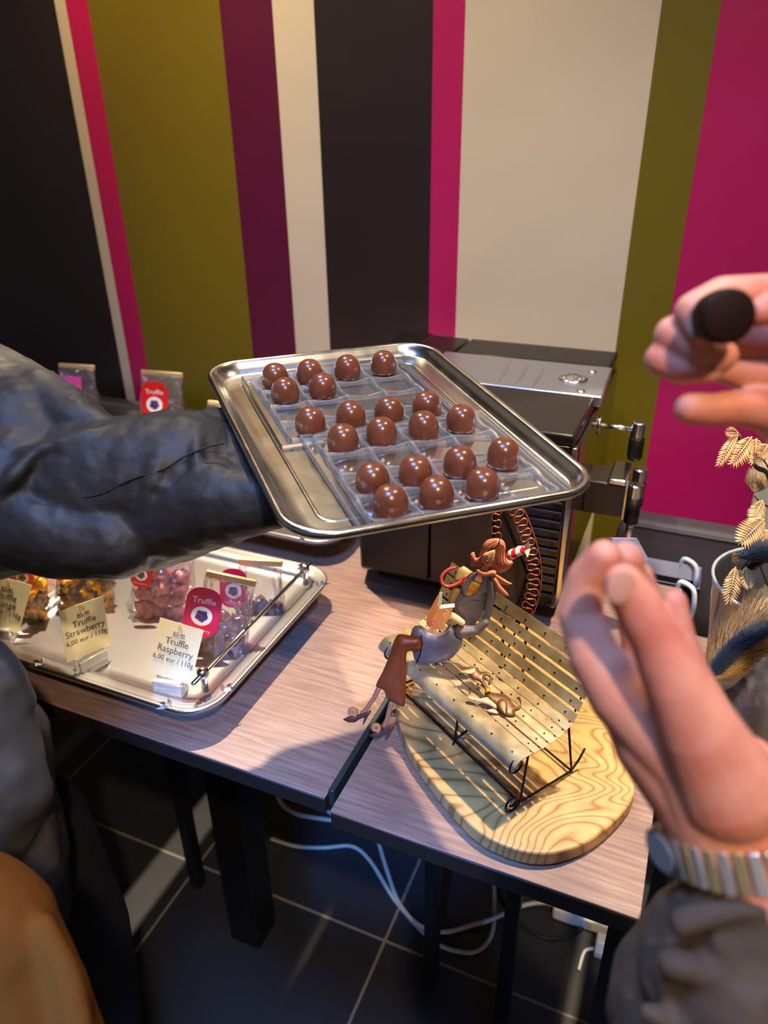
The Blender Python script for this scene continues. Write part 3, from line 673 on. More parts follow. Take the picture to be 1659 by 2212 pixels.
bag(478, 960, 1.70, 6, .095, .070, 'brown', 'small clear bag mostly hidden behind the left rim of the steel tray', None, '', nch=6)
# square pink label of the second bag at the wall
pb = [o for o in bpy.data.objects if o.get('label', '').startswith('clear truffle bag with pink square')][0]
M = wm(pb)
G().box((-.035, -.0255, .075), (.018, -.0245, .128), M).build('label', mat('label_hotpink', 'e055b0', .5), pb)
# ------------------------------------------------------------------ olive wood board
ZB = .77
M_olive = bpy.data.materials.new('olive_wood'); M_olive.use_nodes = True
nt = M_olive.node_tree; b = nt.nodes['Principled BSDF']; t = nt.nodes.new('ShaderNodeTexCoord'); mp = nt.nodes.new('ShaderNodeMapping'); mp.inputs['Rotation'].default_value = (0, 0, math.radians(33)); mp.inputs['Scale'].default_value = (.8, 2.2, .8)
n = nt.nodes.new('ShaderNodeTexNoise'); n.inputs['Scale'].default_value = 3.5; n.inputs['Detail'].default_value = 2; n.inputs['Distortion'].default_value = .6
ma = nt.nodes.new('ShaderNodeMath'); ma.operation = 'MULTIPLY'; ma.inputs[1].default_value = 230; sn = nt.nodes.new('ShaderNodeMath'); sn.operation = 'SINE'
r = nt.nodes.new('ShaderNodeValToRGB'); r.color_ramp.elements[0].position = .0; r.color_ramp.elements[0].color = lin('b88f57'); r.color_ramp.elements[1].position = 1; r.color_ramp.elements[1].color = lin('825c30')
e_ = r.color_ramp.elements.new(.72); e_.color = lin('b08650'); e_ = r.color_ramp.elements.new(.92); e_.color = lin('9e7643')
n2 = nt.nodes.new('ShaderNodeTexNoise'); n2.inputs['Scale'].default_value = 60; n2.inputs['Detail'].default_value = 6; mx = nt.nodes.new('ShaderNodeMixRGB'); mx.blend_type = 'OVERLAY'; mx.inputs[0].default_value = .35
mr_ = nt.nodes.new('ShaderNodeMapRange'); mr_.inputs[1].default_value = -1; mr_.inputs[2].default_value = 1
for a_, b_ in ((t.outputs['Object'], mp.inputs[0]), (mp.outputs[0], n.inputs[0]), (n.outputs[0], ma.inputs[0]), (ma.outputs[0], sn.inputs[0]), (sn.outputs[0], mr_.inputs[0]), (mr_.outputs[0], r.inputs[0]), (t.outputs['Object'], n2.inputs[0]), (r.outputs[0], mx.inputs[1]), (n2.outputs[0], mx.inputs[2]), (mx.outputs[0], b.inputs['Base Color'])): nt.links.new(a_, b_)
b.inputs['Roughness'].default_value = .42
bp_ = [(858, 1545), (885, 1618), (950, 1708), (1020, 1785), (1080, 1822), (1150, 1842), (1215, 1838), (1285, 1808), (1342, 1758), (1371, 1712), (1364, 1672), (1330, 1608), (1280, 1520), (1215, 1425), (1150, 1350), (1085, 1312), (1000, 1320), (930, 1370), (880, 1440), (858, 1495)]
pts = smooth_pts([pz(x, y, ZB) for x, y in bp_], 4, True)
g = G().prism([Vector((p.x, p.y, TOP)) for p in pts], (0, 0, ZB-TOP))
bd = g.build('wooden_board', M_olive, None, bevel=.003, seg=3); tag(bd, 'rounded olive wood serving board with wavy grain under the miniature bench', 'board')

# ------------------------------------------------------------------ miniature bench
BO = Vector((-.097, .595, ZB)); BX = Vector((-.8418, .5398, 0)); BY = Vector((.5398, .8418, 0)); BZ = Vector((0, 0, 1))
def BB(e, y, z): return BO+BX*e+BY*y+BZ*z
M_slat = mat('aged_brass_slat', '9c8a68', .40, .5, noise_col=('c8b790', 35, (1, 1, 1), .35, .65), bump=(90, .25, .001), rough_noise=(60, .25, .5))
bench = thing('miniature_bench', 'miniature slatted metal park bench standing on the olive wood board', 'bench ornament', tuple(BB(.11, .04, 0)))
pf = [(-.0225, .0700), (-.0195, .0765), (-.0120, .0815), (-.0020, .0815), (.0045, .0805), (.0125, .0795), (.0145, .0795), (.0265, .0800), (.0285, .0803), (.0400, .0818), (.0420, .0822), (.0530, .0850), (.0548, .0858), (.0640, .0915), (.0652, .0928), (.0705, .1030), (.0712, .1050), (.0765, .1165), (.0775, .1185), (.0835, .1300), (.0845, .1320), (.0900, .1430), (.0910, .1450), (.0965, .1560), (.0972, .1575), (.1010, .1650)]
slats = [pf[0:5], pf[5:6]+[(.0135, .0793)]+[(.020, .0792), (.0255, .0798)], pf[8:10], pf[10:12], pf[12:14], pf[14:16], pf[16:18], pf[18:20], pf[20:22], pf[22:24], pf[24:26]]
slats = [pf[0:5], [(.0065, .0800), (.0125, .0796), (.0165, .0795)], [(.0185, .0796), (.0285, .0802)], [(.0305, .0804), (.0405, .0818)], [(.0425, .0822), (.0520, .0850)], [(.0538, .0858), (.0625, .0905)], [(.0640, .0918), (.0700, .1015)], [(.0712, .1042), (.0765, .1150)], [(.0780, .1180), (.0835, .1290)], [(.0850, .1320), (.0905, .1430)], [(.0920, .1460), (.0985, .1590)]]
slats[1] = [(.0065, .0800), (.0165, .0796)]
for k, pr in enumerate(slats):
    e0, e1 = -.006, .252
    P = smooth_pts([Vector((0, a, c)) for a, c in pr], 4) if len(pr) > 2 else [Vector((0, a, c)) for a, c in pr]
    g = G(); NN = 14; rings = []; th = .0011
    for i in range(NN+1):
        e = e0+(e1-e0)*i/NN; wv = .0006*math.sin(i*1.7+k)
        up = [BB(e, p.y, p.z+th+wv*.3) for p in P]; dn = [BB(e, p.y+(.0004 if k > 5 else 0), p.z+wv*.3) for p in reversed(P)]
        rings.append(up+dn)
    g.loft(rings, cap=True); sl = g.build('slat', M_slat, bench, bevel=.0004)
    # punched nail holes
    g = G(); a, c = P[len(P)//2].y, P[len(P)//2].z; tan = (Vector((0, P[-1].y-P[0].y, P[-1].z-P[0].z))).normalized()
    if len(P) == 2: a, c = (P[0].y+P[1].y)/2, (P[0].z+P[1].z)/2
    nrm = BX.cross(BY*tan.y+BZ*tan.z); nrm = nrm if nrm.z > 0 else -nrm
    for i in range(8):
        e = e0+.014+(e1-e0-.028)*i/7; g.lathe([(.0011, th*.2), (.0011, th+.00025)], frame(BB(e, a, c)+nrm*.0002, BX, nrm), 8)
    g.build('nail_hole', M_wire, sl)
def scroll(e, cy, cz, r, a0, turns, sgn, tail=None):
    pts = []; n_ = 26
    for i in range(n_+1):
        t_ = i/n_; a = math.radians(a0)+sgn*turns*2*math.pi*t_; rr = r*(1-.72*t_); pts.append(BB(e, cy+rr*math.cos(a), cz+rr*math.sin(a)))
    return pts
for e in (.0, .115, .236):
    g = G(); w_ = .0014
    # front leg ending in a scroll, back leg, base rail, seat and back rail
    fl = [BB(e, .0045, .0785), BB(e, .0005, .028), BB(e, -.0018, .006)]
    g.tube(fl+[BB(e, -.004, -.0)] if e == .115 else smooth_pts(fl, 4), w_, 8)
    if e != .115: g.tube([BB(e, -.0018, .006)]+scroll(e, -.0135, .0125, .0125, -28, 1.35, -1), w_, 8)
    g.tube([BB(e, .064, .088), BB(e, .0805, .0075), BB(e, .082, .001)], w_, 8)
    if e != .115: g.tube([BB(e, -.0018, .006), BB(e, .0805, .0045), BB(e, .092, .016), BB(e, .1000, .029)], w_, 8)
    g.tube([BB(e, a+.0022, c-.0018) for a, c in pf[2:]], w_*.8, 8)
    if e != .115: g.tube(scroll(e, -.0120, .0685, .0115, 100, 1.4, 1), w_, 8)
    g.build('side_frame', M_wire, bench, True)
g = G()
g.tube([BB(-.001, -.0018, .006), BB(.236, -.0018, .006)], .0015); g.tube([BB(-.001, .0805, .005), BB(.236, .0805, .005)], .0013)
g.tube([BB(.115, -.0018, .006), BB(.115, .020, .012)], .0015)
g.build('stretcher', M_wire, bench, True)

# ------------------------------------------------------------------ painted metal figurine reading on the bench
def dz(x, y):            # distance of the figure's plane from the viewer
    return .872 + (y-1190)*.00013 + (1060-x)*.00011
def fp(off=0):
    return lambda x, y, h: px(x, y, dz(x, y)+off-h)
P_ = lambda s, ox=730, oy=1140, k=4.1475: [(ox+a/k, oy+b/k) for a, b in s]
M_jk = mat('blue_grey_jacket', '615b66', .42, .2, noise_col=('7d7682', 30, None, .35, .7), bump=(120, .15, .0005))
M_hair = mat('pink_orange_hair', 'e08c70', .45, noise_col=('c46f58', 25, (1, 1, .3), .4, .6))
M_face = mat('painted_face', 'f0b892', .45)
M_trs = mat('rust_trousers', '7c3a16', .42, .2, noise_col=('8e3f28', 18, None, .4, .7))
M_shoe = mat('brown_shoe', '4a2a26', .35); M_scarf = mat('orange_scarf', 'e59070', .4, noise_col=('d47a68', 40, None, .4, .6))
fg = thing('reading_woman_figurine', 'painted metal figurine of a reading woman sitting on the bench end', 'figurine', tuple(px(965, 1420, dz(965, 1420))))
O = smooth_pts
def sp2(s, sub=3, closed=True): return [(p.x, p.y) for p in smooth_pts([(a, b, 0) for a, b in P_(s)], sub, closed)]
# torso of the jacket
tor = [(1255, 390), (1215, 400), (1165, 430), (1110, 540), (1060, 640), (1040, 700), (1060, 790), (1110, 830), (1040, 880), (1020, 960), (1100, 1010), (1200, 900), (1300, 760), (1330, 640), (1390, 560), (1400, 520), (1360, 460), (1310, 400)]
puff(sp2(tor), fp(), .010, M_jk, 'jacket', fg, base=.3)
hip = [(655, 940), (690, 880), (760, 885), (820, 930), (900, 945), (960, 920), (1000, 860), (1030, 900), (1110, 990), (1105, 1060), (1060, 1130), (980, 1190), (860, 1215), (740, 1215), (690, 1190), (670, 1120), (650, 1010)]
puff(sp2(hip), fp(-.004), .012, M_jk, 'jacket_skirt', fg, base=.3)
# open cuff ring of the skirt
g = G(); g.tube([px(*q, dz(*q)-.016) for q in P_([(745, 965), (755, 1040), (740, 1120), (705, 1210)])], .0008); g.build('hem', M_wire, fg, True)
# near arm
ja = P_([(1365, 480), (1375, 600), (1350, 720), (1320, 850)])
g = G(); chain(g, [(px(x, y, dz(x, y)-.010), r_) for (x, y), r_ in zip(ja, (.0052, .0052, .0050, .0046))])
jb = P_([(1320, 850), (1240, 920), (1110, 930)])
chain(g, [(px(x, y, dz(x, y)-.013), r_) for (x, y), r_ in zip(jb, (.0048, .0060, .0086))])
blob('sleeve', g, M_jk, fg, .0009, 4)
# lapels and blouse
puff(sp2([(1290, 395), (1360, 440), (1365, 500), (1345, 570), (1290, 600), (1270, 650), (1190, 650), (1120, 700), (1160, 640), (1230, 590), (1290, 500)]), fp(-.0105), .0022, M_jk, 'lapel', fg, base=.6)
puff(sp2([(1225, 400), (1170, 440), (1110, 530), (1125, 590), (1150, 620), (1160, 560), (1200, 480), (1240, 410)]), fp(-.0105), .0022, M_jk, 'lapel', fg, base=.6)
bl = puff(P_([(1195, 475), (1280, 510), (1235, 580), (1160, 620), (1150, 590)]), fp(-.0105), .0012, mat('gold_blouse', 'd8a02c', .45, .3), 'blouse', fg)
g = G()
for (a, b_, r_) in ((1225, 510, 22), (1190, 555, 20), (1245, 535, 18), (1225, 575, 17)):
    g.tube([px(*P_([(a+r_*(1-.6*t_/14)*math.cos(t_*.6), b_+r_*(1-.6*t_/14)*math.sin(t_*.6))])[0], dz(1020, 1270)-.0125) for t_ in range(15)], .00035, 5)
g.build('swirl_pattern', mat('rust_line', '9a4a1c', .5), bl, True)
# neck, face, hair
puff(P_([(1255, 395), (1305, 330), (1345, 350), (1335, 400), (1300, 500), (1215, 470)]), fp(-.0085), .0026, M_face, 'neck', fg, base=.6)
hr = puff(sp2([(1450, 97), (1385, 95), (1330, 115), (1295, 160), (1280, 215), (1262, 262), (1235, 268), (1222, 220), (1195, 225), (1183, 255), (1200, 295), (1190, 330), (1215, 352), (1290, 350), (1330, 340), (1395, 375), (1405, 395), (1480, 400), (1555, 345), (1565, 300), (1530, 290), (1500, 250), (1503, 180), (1490, 125)]), fp(-.004), .0062, M_hair, 'hair', fg, base=.35)
g = G()
for off in (0, 1, 2, 3, 4):
    g.tube([px(x, y, dz(x, y)-.0112) for x, y in [(p.x, p.y) for p in smooth_pts([(a, b_, 0) for a, b_ in P_([(1440+off*9, 130+off*6), (1425+off*18, 200), (1408+off*24, 290), (1420+off*28, 370-off*10)])], 4)]], .0006, 5)
for off in (0, 1, 2):
    g.tube([px(x, y, dz(x, y)-.0108) for x, y in [(p.x, p.y) for p in smooth_pts([(a, b_, 0) for a, b_ in P_([(1420-off*20, 115+off*8), (1340-off*10, 160+off*12), (1290+off*5, 250+off*8), (1235, 300+off*14)])], 4)]], .0006, 5)
g.build('hair_strands', mat('hair_line', 'b8604a', .5), hr, True)
g = G(); g.tube([px(x, y, dz(x, y)-.0115) for x, y in P_([(1450, 98), (1445, 140), (1400, 190), (1345, 212)])], .0006, 5); g.build('parting', M_wire, hr, True)
fc = puff(sp2([(1345, 215), (1402, 200), (1405, 255), (1385, 320), (1345, 352), (1305, 325), (1292, 280), (1300, 240)]), fp(-.0098), .0045, M_face, 'face', fg, base=.5)
M_lash = mat('lash', '50404a', .5)
g = G()
for pts_ in ([(1316, 243), (1328, 252), (1345, 250)], [(1366, 262), (1378, 272), (1392, 268)]): g.tube([px(x, y, dz(x, y)-.0146) for x, y in [(p.x, p.y) for p in smooth_pts([(a, b_, 0) for a, b_ in P_(pts_)], 4)]], .0005, 5)
g.build('closed_eyes', M_lash, fc, True)
puff(sp2([(1312, 292), (1328, 290), (1340, 296), (1352, 298), (1345, 315), (1328, 318)]), fp(-.0138), .0012, mat('red_lips', 'c83a3a', .4), 'lips', fc)
g = G(); g.tube([px(x, y, dz(x, y)-.0146) for x, y in P_([(1358, 258), (1350, 275), (1345, 288), (1352, 290)])], .0003, 5); g.build('nose', mat('nose_line', 'd09070', .5), fc, True)
# scarf
g = G(); chain(g, [(px(*q, dz(*q)-.012), r_) for q, r_ in zip(P_([(1262, 392), (1300, 412), (1350, 412), (1392, 405)]), (.0030, .0034, .0032, .0036))]); sc = blob('scarf', g, M_scarf, fg, .0007, 3)
puff(sp2([(1385, 400), (1450, 430), (1520, 480), (1560, 500), (1530, 518), (1460, 500), (1400, 450)]), fp(-.010), .0024, M_scarf, 'scarf_tail', sc)
puff(sp2([(1370, 430), (1420, 460), (1460, 520), (1530, 600), (1500, 615), (1430, 585), (1400, 520)]), fp(-.012), .0024, M_scarf, 'scarf_tail', sc)
# hand: palm and fingers
g = G(); hp = lambda a, b_, o_=0: px(*P_([(a, b_)])[0], dz(*P_([(a, b_)])[0])-.018-o_)
chain(g, [(hp(1110, 850), .0042), (hp(1060, 815), .0048), (hp(1020, 790), .0046), (hp(985, 775), .0036)])
for pts_ in ([(1000, 770), (960, 770), (940, 790)], [(1005, 785), (965, 795), (945, 808)], [(1010, 800), (985, 812), (965, 822)], [(1020, 775), (990, 750), (965, 735)]): chain(g, [(hp(a, b_, .002), r_) for (a, b_), r_ in zip(pts_, (.0022, .0019, .0015))])
blob('hand', g, M_face, fg, .0006, 3)
# trousers, ankles, shoes
puff(sp2([(545, 955), (640, 965), (745, 985), (745, 1100), (650, 1105), (615, 1130), (612, 1250), (610, 1400), (600, 1590), (540, 1588), (440, 1530), (420, 1470), (380, 1440), (340, 1410), (400, 1290), (470, 1120), (500, 1020)]), fp(-.012), .011, M_trs, 'trousers', fg, base=.35)
def seg(name, pts_, rs, m, o_=.012):
    g = G(); chain(g, [(px(*q, dz(*q)-o_), r_) for q, r_ in zip(P_(pts_), rs)]); return blob(name, g, m, fg, .0008, 3)
seg('ankle', [(365, 1440), (320, 1530), (250, 1630), (215, 1655)], (.0034, .0030, .0028, .0024), mat('bronzed_skin', '9a6248', .45))
seg('ankle', [(480, 1570), (460, 1640), (440, 1720), (415, 1775)], (.0036, .0032, .0030, .0026), bpy.data.materials['bronzed_skin'])
for ox_, oy_ in ((0, 0), (208, 142)):
    s_ = [(45, 1715), (95, 1690), (150, 1685), (200, 1665), (250, 1655), (292, 1630), (298, 1650), (270, 1690), (240, 1750), (232, 1762), (222, 1762), (235, 1700), (200, 1712), (150, 1745), (95, 1745), (50, 1725)]
    if ox_: s_ = [((a-170)*.85+178, b_*1.0) for a, b_ in s_]
    sh = puff([(x+ox_/4.1475, y+oy_/4.1475) for x, y in P_(s_)], fp(-.012), .0045, M_shoe, 'shoe', fg, base=.5)
    g = G(); cx_, cy_ = (130+ox_, 1650+oy_)
    g.tube([px(*P_([(cx_+(42*(1-.8*t_/30))*math.cos(-t_*.42+1.4), cy_+(40*(1-.8*t_/30))*math.sin(-t_*.42+1.4))])[0], dz(770, 1540)-.017) for t_ in range(31)], [.0024*(1-.35*t_/30) for t_ in range(31)], 7)
    g.build('shoe_rosette', mat('rosette', 'a86438', .45), sh, True)
# open book held by the figurine
bk_ = thing('miniature_book', 'small open book with orange cover held by the figurine', 'book', tuple(px(935, 1340, dz(935, 1340)-.018)))
M_cov = mat('orange_cover', 'e8a468', .5, noise_col=('dc8462', 20, None, .4, .6)); M_pg = mat('white_pages', 'f2f0ea', .6)
def quad3(pts_, offs, th, m, name, par):
    v = [px(*q, dz(*q)-o_) for q, o_ in zip(P_(pts_), offs)]; nn = (v[1]-v[0]).cross(v[2]-v[0]).normalized(); G().prism(v, nn*th).build(name, m, par, bevel=.0003)
quad3([(905, 600), (895, 715), (830, 900), (800, 870), (805, 790)], (.030, .018, .018, .026, .028), .0014, M_cov, 'front_cover', bk_)
quad3([(895, 715), (1035, 705), (1000, 800), (930, 910), (830, 912)], (.018, .022, .024, .022, .018), .0014, M_cov, 'back_cover', bk_)
quad3([(935, 590), (930, 690), (900, 715), (888, 690), (908, 590)], (.029, .020, .018, .020, .030), .003, M_pg, 'page_block', bk_)
quad3([(900, 715), (930, 690), (1040, 678), (1040, 712), (905, 728)], (.019, .018, .020, .024, .020), .003, M_pg, 'page_block', bk_)
# dog lying on the bench
def dd(x, y): return .866+(y-1500)*-.00045
def fd(off=0): return lambda x, y, h: px(x, y, dd(x, y)+off-h)
dog = thing('dog_figurine', 'brown metal dog figurine with gold collar lying on the bench slats', 'figurine', tuple(px(1075, 1525, dd(1075, 1525))))
M_dog = mat('brown_dog', '6a4a2c', .4, .3, noise_col=('55391f', 30, None, .4, .6)); M_paw = mat('pink_paw', 'd9a890', .5)
puff(sp2([(1345, 1470), (1400, 1480), (1480, 1490), (1540, 1530), (1580, 1590), (1625, 1600), (1640, 1570), (1625, 1520), (1608, 1505), (1640, 1530), (1646, 1580), (1630, 1625), (1590, 1640), (1590, 1690), (1560, 1705), (1500, 1690), (1440, 1660), (1420, 1600), (1360, 1560), (1325, 1510)]), fd(), .005, M_dog, 'body', dog)
puff(sp2([(1320, 1440), (1270, 1380), (1200, 1350), (1165, 1300), (1160, 1258), (1200, 1245), (1250, 1255), (1275, 1290), (1330, 1290), (1370, 1320), (1380, 1370), (1360, 1410), (1345, 1400), (1360, 1350), (1330, 1320), (1310, 1350), (1320, 1390), (1350, 1440)]), fd(-.003), .004, M_dog, 'head', dog)
puff(sp2([(1175, 1262), (1225, 1250), (1240, 1285), (1215, 1310), (1160, 1312), (1080, 1290), (1140, 1270)]), fd(-.006), .0022, mat('dog_ear', 'a08a68', .4, .3), 'ear', dog)
puff(P_([(1315, 1430), (1360, 1420), (1370, 1470), (1325, 1480)]), fd(-.004), .0048, mat('gold_collar', 'c99a2c', .35, .6), 'collar', dog)
puff(sp2([(1340, 1520), (1420, 1590), (1420, 1625), (1350, 1590), (1250, 1560), (1170, 1540), (1160, 1515), (1200, 1510), (1270, 1530)]), fd(-.002), .003, M_paw, 'paw', dog)
puff(sp2([(1340, 1630), (1400, 1625), (1440, 1665), (1390, 1665), (1340, 1650)]), fd(-.001), .003, M_paw, 'paw', dog)
puff(sp2([(1430, 1560), (1460, 1530), (1510, 1550), (1520, 1620), (1500, 1680), (1450, 1640), (1428, 1600)]), fd(-.005), .0025, M_dog, 'haunch', dog)

# ------------------------------------------------------------------ fan ornament, cane, wrapped sweet
def df(x, y): return .955+(y-1200)*.0002
fan = thing('mesh_fan_ornament', 'black mesh fan ornament edged with wavy copper wire behind the bench', 'ornament', tuple(px(1140, 1330, df(1140, 1330))))
M_mesh = mat('black_mesh', '5a5250', .5, .5, bump=(500, .8, .002)); M_copper = mat('copper_wire', 'd9785c', .35, .7)
arc = [(1078, 1062), (1105, 1075), (1130, 1105), (1148, 1150), (1162, 1200), (1166, 1250), (1158, 1300), (1140, 1345)]
left = [(1082, 1340), (1070, 1270), (1066, 1200), (1066, 1130), (1068, 1062)]
out = [(p.x, p.y) for p in smooth_pts([(a, b_, 0) for a, b_ in arc], 3)]+[(p.x, p.y) for p in smooth_pts([(a, b_, 0) for a, b_ in left], 3)]
g = G()
def clipseg(x, y, dx, dy):
    ts = []
    for i in range(len(out)):
        x1_, y1_ = out[i-1]; x2_, y2_ = out[i]; ex_, ey_ = x2_-x1_, y2_-y1_; dt = dx*ey_-dy*ex_
        if abs(dt) < 1e-9: continue
        t_ = ((x1_-x)*ey_-(y1_-y)*ex_)/dt; u_ = ((x1_-x)*dy-(y1_-y)*dx)/dt
        if 0 <= u_ < 1: ts.append(t_)
    ts.sort(); return [(ts[i], ts[i+1]) for i in range(0, len(ts)-1, 2)]
for k in range(-60, 80):
    for (dx, dy) in ((.85, .53), (-.53, .85)):
        x, y = 1110-dy*k*3.2, 1200+dx*k*3.2
        for a, b_ in clipseg(x, y, dx, dy):
            q1, q2 = (x+dx*a, y+dy*a), (x+dx*b_, y+dy*b_); g.tube([px(*q1, df(*q1)), px(*q2, df(*q2))], .00055, 4, False)
g.build('wire_mesh', M_mesh, fan)
g = G(); g.tube([px(x, y, df(x, y)) for x, y in out]+[px(*out[0], df(*out[0]))], .0020, 8); g.tube([px(x, y, df(x, y)-.001) for x, y in ((1079, 1090), (1115, 1180), (1140, 1240), (1125, 1290), (1104, 1330))], .0016, 8)
g.build('rim_wire', M_wire, fan, True)
g = G(); pts_ = []; aa = smooth_pts([(a, b_, 0) for a, b_ in arc], 6); L_ = [0]
for i in range(1, len(aa)): L_.append(L_[-1]+(aa[i]-aa[i-1]).length)
def at(s, A, Ls):
    for i in range(1, len(A)):
        if Ls[i] >= s: t_ = (s-Ls[i-1])/max(1e-6, Ls[i]-Ls[i-1]); return A[i-1].lerp(A[i], t_), (A[i]-A[i-1]).normalized()
    return A[-1], (A[-1]-A[-2]).normalized()
def wavy(A, amp, n_, sgn):
    Ls = [0]
    for i in range(1, len(A)): Ls.append(Ls[-1]+(A[i]-A[i-1]).length)
    o_ = []; N = n_*16
    for i in range(N+1):
        p, d = at(Ls[-1]*i/N, A, Ls); nn = Vector((d.y, -d.x, 0))*sgn; ph = 2*math.pi*n_*i/N
        o_.append((p.x-nn.x*amp*(.5-.5*math.cos(ph))+d.x*4.2*math.sin(2*ph), p.y-nn.y*amp*(.5-.5*math.cos(ph))+d.y*4.2*math.sin(2*ph)))
    return o_
g.tube([px(x, y, df(x, y)-.003) for x, y in wavy(aa, 27, 14, 1)], .0009, 6)
lf = smooth_pts([(a, b_, 0) for a, b_ in [(1068, 1062), (1064, 1100), (1062, 1150), (1064, 1200)]], 6)
g.tube([px(x, y, df(x, y)-.003) for x, y in wavy(lf, 20, 5, -1)], .0009, 6)
g.tube([px(x, y, df(x, y)) for x, y in [(p.x+3, p.y) for p in aa]], .0011, 6)
g.build('copper_scallops', M_copper, fan, True)
g = G()
for fx_ in (1090, 1140):
    a = px(fx_, 1335, df(fx_, 1335)); g.tube([a, Vector((a.x, a.y, TOP))], .002)
g.build('foot', M_wire, fan, True)
# striped wrapped sweet tucked into the fan
sw = thing('wrapped_sweet', 'red and white striped wrapped sweet behind the figurine\'s hair', 'sweet', tuple(px(1110, 1198, .925)))
def stripes(name, c1, c2, scale, rot):
    m = bpy.data.materials.new(name); m.use_nodes = True; nt = m.node_tree; b = nt.nodes['Principled BSDF']; t = nt.nodes.new('ShaderNodeTexCoord'); wv = nt.nodes.new('ShaderNodeTexWave'); mp = nt.nodes.new('ShaderNodeMapping'); mp.inputs['Rotation'].default_value = rot
    wv.inputs['Scale'].default_value = scale; r = nt.nodes.new('ShaderNodeValToRGB'); r.color_ramp.interpolation = 'CONSTANT'; r.color_ramp.elements[0].color = lin(c1); r.color_ramp.elements[1].color = lin(c2); r.color_ramp.elements[1].position = .5
    nt.links.new(t.outputs['Object'], mp.inputs[0]); nt.links.new(mp.outputs[0], wv.inputs[0]); nt.links.new(wv.outputs[0], r.inputs[0]); nt.links.new(r.outputs[0], b.inputs['Base Color']); b.inputs['Roughness'].default_value = .25; return m
M_str = stripes('candy_stripe', 'e8e2dc', 'c41a2a', 40, (0, .6, .3))
g = G(); chain(g, [(px(1093, 1205, .925), .003), (px(1105, 1198, .925), .0065), (px(1122, 1190, .925), .0065), (px(1132, 1183, .925), .003)]); blob('sweet', g, M_str, sw, .0009, 3)
g = G(); g.add([px(1130, 1184, .925), px(1142, 1168, .92), px(1146, 1185, .927), px(1140, 1205, .922), px(1131, 1192, .925)], [(0, 1, 2), (0, 2, 3, 4)]); g.build('twisted_end', mat('foil', 'ded8d4', .25, .3), sw)
cn = [(984, 1226), (968, 1231), (955, 1244), (954, 1258), (965, 1267), (982, 1264), (996, 1256), (1008, 1245)]
o = G().tube(smooth_pts([px(x, y, .915) for x, y in cn]+[px(1030, 1262, .93), px(1010, 1330, .95)], 5), .0022, 8).build('hooked_cane', mat('coral_red', 'd8504c', .35), None, True); tag(o, 'small coral red hooked cane beside the figurine\'s shoulder', 'cane')
gb = thing('ornament_bag', 'small pale gold bag shaped ornament behind the figurine\'s shoulder', 'ornament', tuple(px(1000, 1290, .94)))
M_gd = mat('pale_gold', 'c8b078', .4, .4)
puff([(980, 1255), (990, 1228), (1002, 1222), (1022, 1236), (1016, 1262), (1000, 1268)], lambda x, y, h: px(x, y, .935-h), .006, M_gd, 'flap', gb)
puff([(978, 1262), (1012, 1264), (1004, 1300), (992, 1335), (972, 1330), (968, 1296)], lambda x, y, h: px(x, y, .940-h), .007, mat('dull_gold', '9a8150', .4, .5), 'pouch', gb)
# ------------------------------------------------------------------ person on the right: two hands, taupe sleeve, watch
pr_ = thing('person', 'person in taupe jacket, one hand pinching a chocolate, the other cupped over the bench', 'person', (.62, .15, 0))
g = G()
# raised hand holding the chocolate (knuckles and fingers seen from the palm side)
D = .42
pchain(g, [(1830, 700, .44, 90), (1740, 640, .43, 62), (1660, 636, .425, 44), (1560, 640, .415, 42), (1498, 672, .405, 40), (1512, 706, .400, 32), (1522, 722, .399, 26)])   # index finger
pchain(g, [(1800, 760, .44, 90), (1690, 730, .435, 60), (1600, 730, .43, 50), (1500, 712, .425, 46), (1455, 724, .42, 42), (1500, 752, .412, 38), (1560, 770, .41, 34)])      # middle finger
pchain(g, [(1800, 830, .445, 80), (1680, 810, .44, 55), (1560, 788, .435, 40), (1470, 768, .43, 38), (1428, 776, .425, 36), (1470, 796, .418, 34), (1535, 800, .415, 27)])      # ring finger
pchain(g, [(1780, 920, .45, 70), (1690, 890, .435, 52), (1600, 880, .428, 40), (1540, 886, .424, 36), (1490, 882, .422, 34)])                     # little finger
pchain(g, [(1800, 700, .40, 70), (1735, 668, .395, 48), (1668, 664, .392, 38), (1640, 676, .392, 30)])                                          # thumb behind the chocolate
pchain(g, [(1740, 720, .44, 95), (1760, 850, .445, 105), (1700, 800, .445, 70), (1660, 850, .45, 70), (1720, 900, .45, 80)])                     # palm
pchain(g, [(1760, 850, .445, 110), (1960, 960, .46, 100), (2300, 1150, .50, 125)])                                                             # wrist and forearm
# lower hand, cupped, thumb towards the viewer
pchain(g, [(1560, 1700, .385, 110), (1440, 1580, .39, 95), (1345, 1500, .40, 75), (1285, 1420, .405, 56), (1252, 1325, .41, 47), (1268, 1250, .405, 43), (1305, 1203, .395, 38)])       # index finger
pchain(g, [(1440, 1560, .41, 80), (1400, 1430, .425, 50), (1375, 1320, .43, 44), (1355, 1240, .425, 40), (1352, 1205, .418, 37)])             # middle finger
pchain(g, [(1480, 1560, .42, 80), (1430, 1420, .44, 46), (1400, 1320, .44, 36), (1380, 1245, .435, 32)])                                      # ring finger
pchain(g, [(1520, 1560, .42, 70), (1490, 1440, .44, 36), (1470, 1370, .445, 30), (1458, 1300, .445, 27)])                                    # little finger
pchain(g, [(1570, 1700, .375, 115), (1510, 1580, .365, 88), (1462, 1480, .36, 70), (1415, 1380, .358, 56), (1378, 1310, .356, 52), (1346, 1262, .354, 44)])  # thumb
pchain(g, [(1345, 1500, .40, 62), (1420, 1600, .40, 95), (1500, 1700, .395, 105), (1560, 1790, .39, 112), (1500, 1640, .385, 100), (1600, 1680, .39, 95)])    # palm and heel
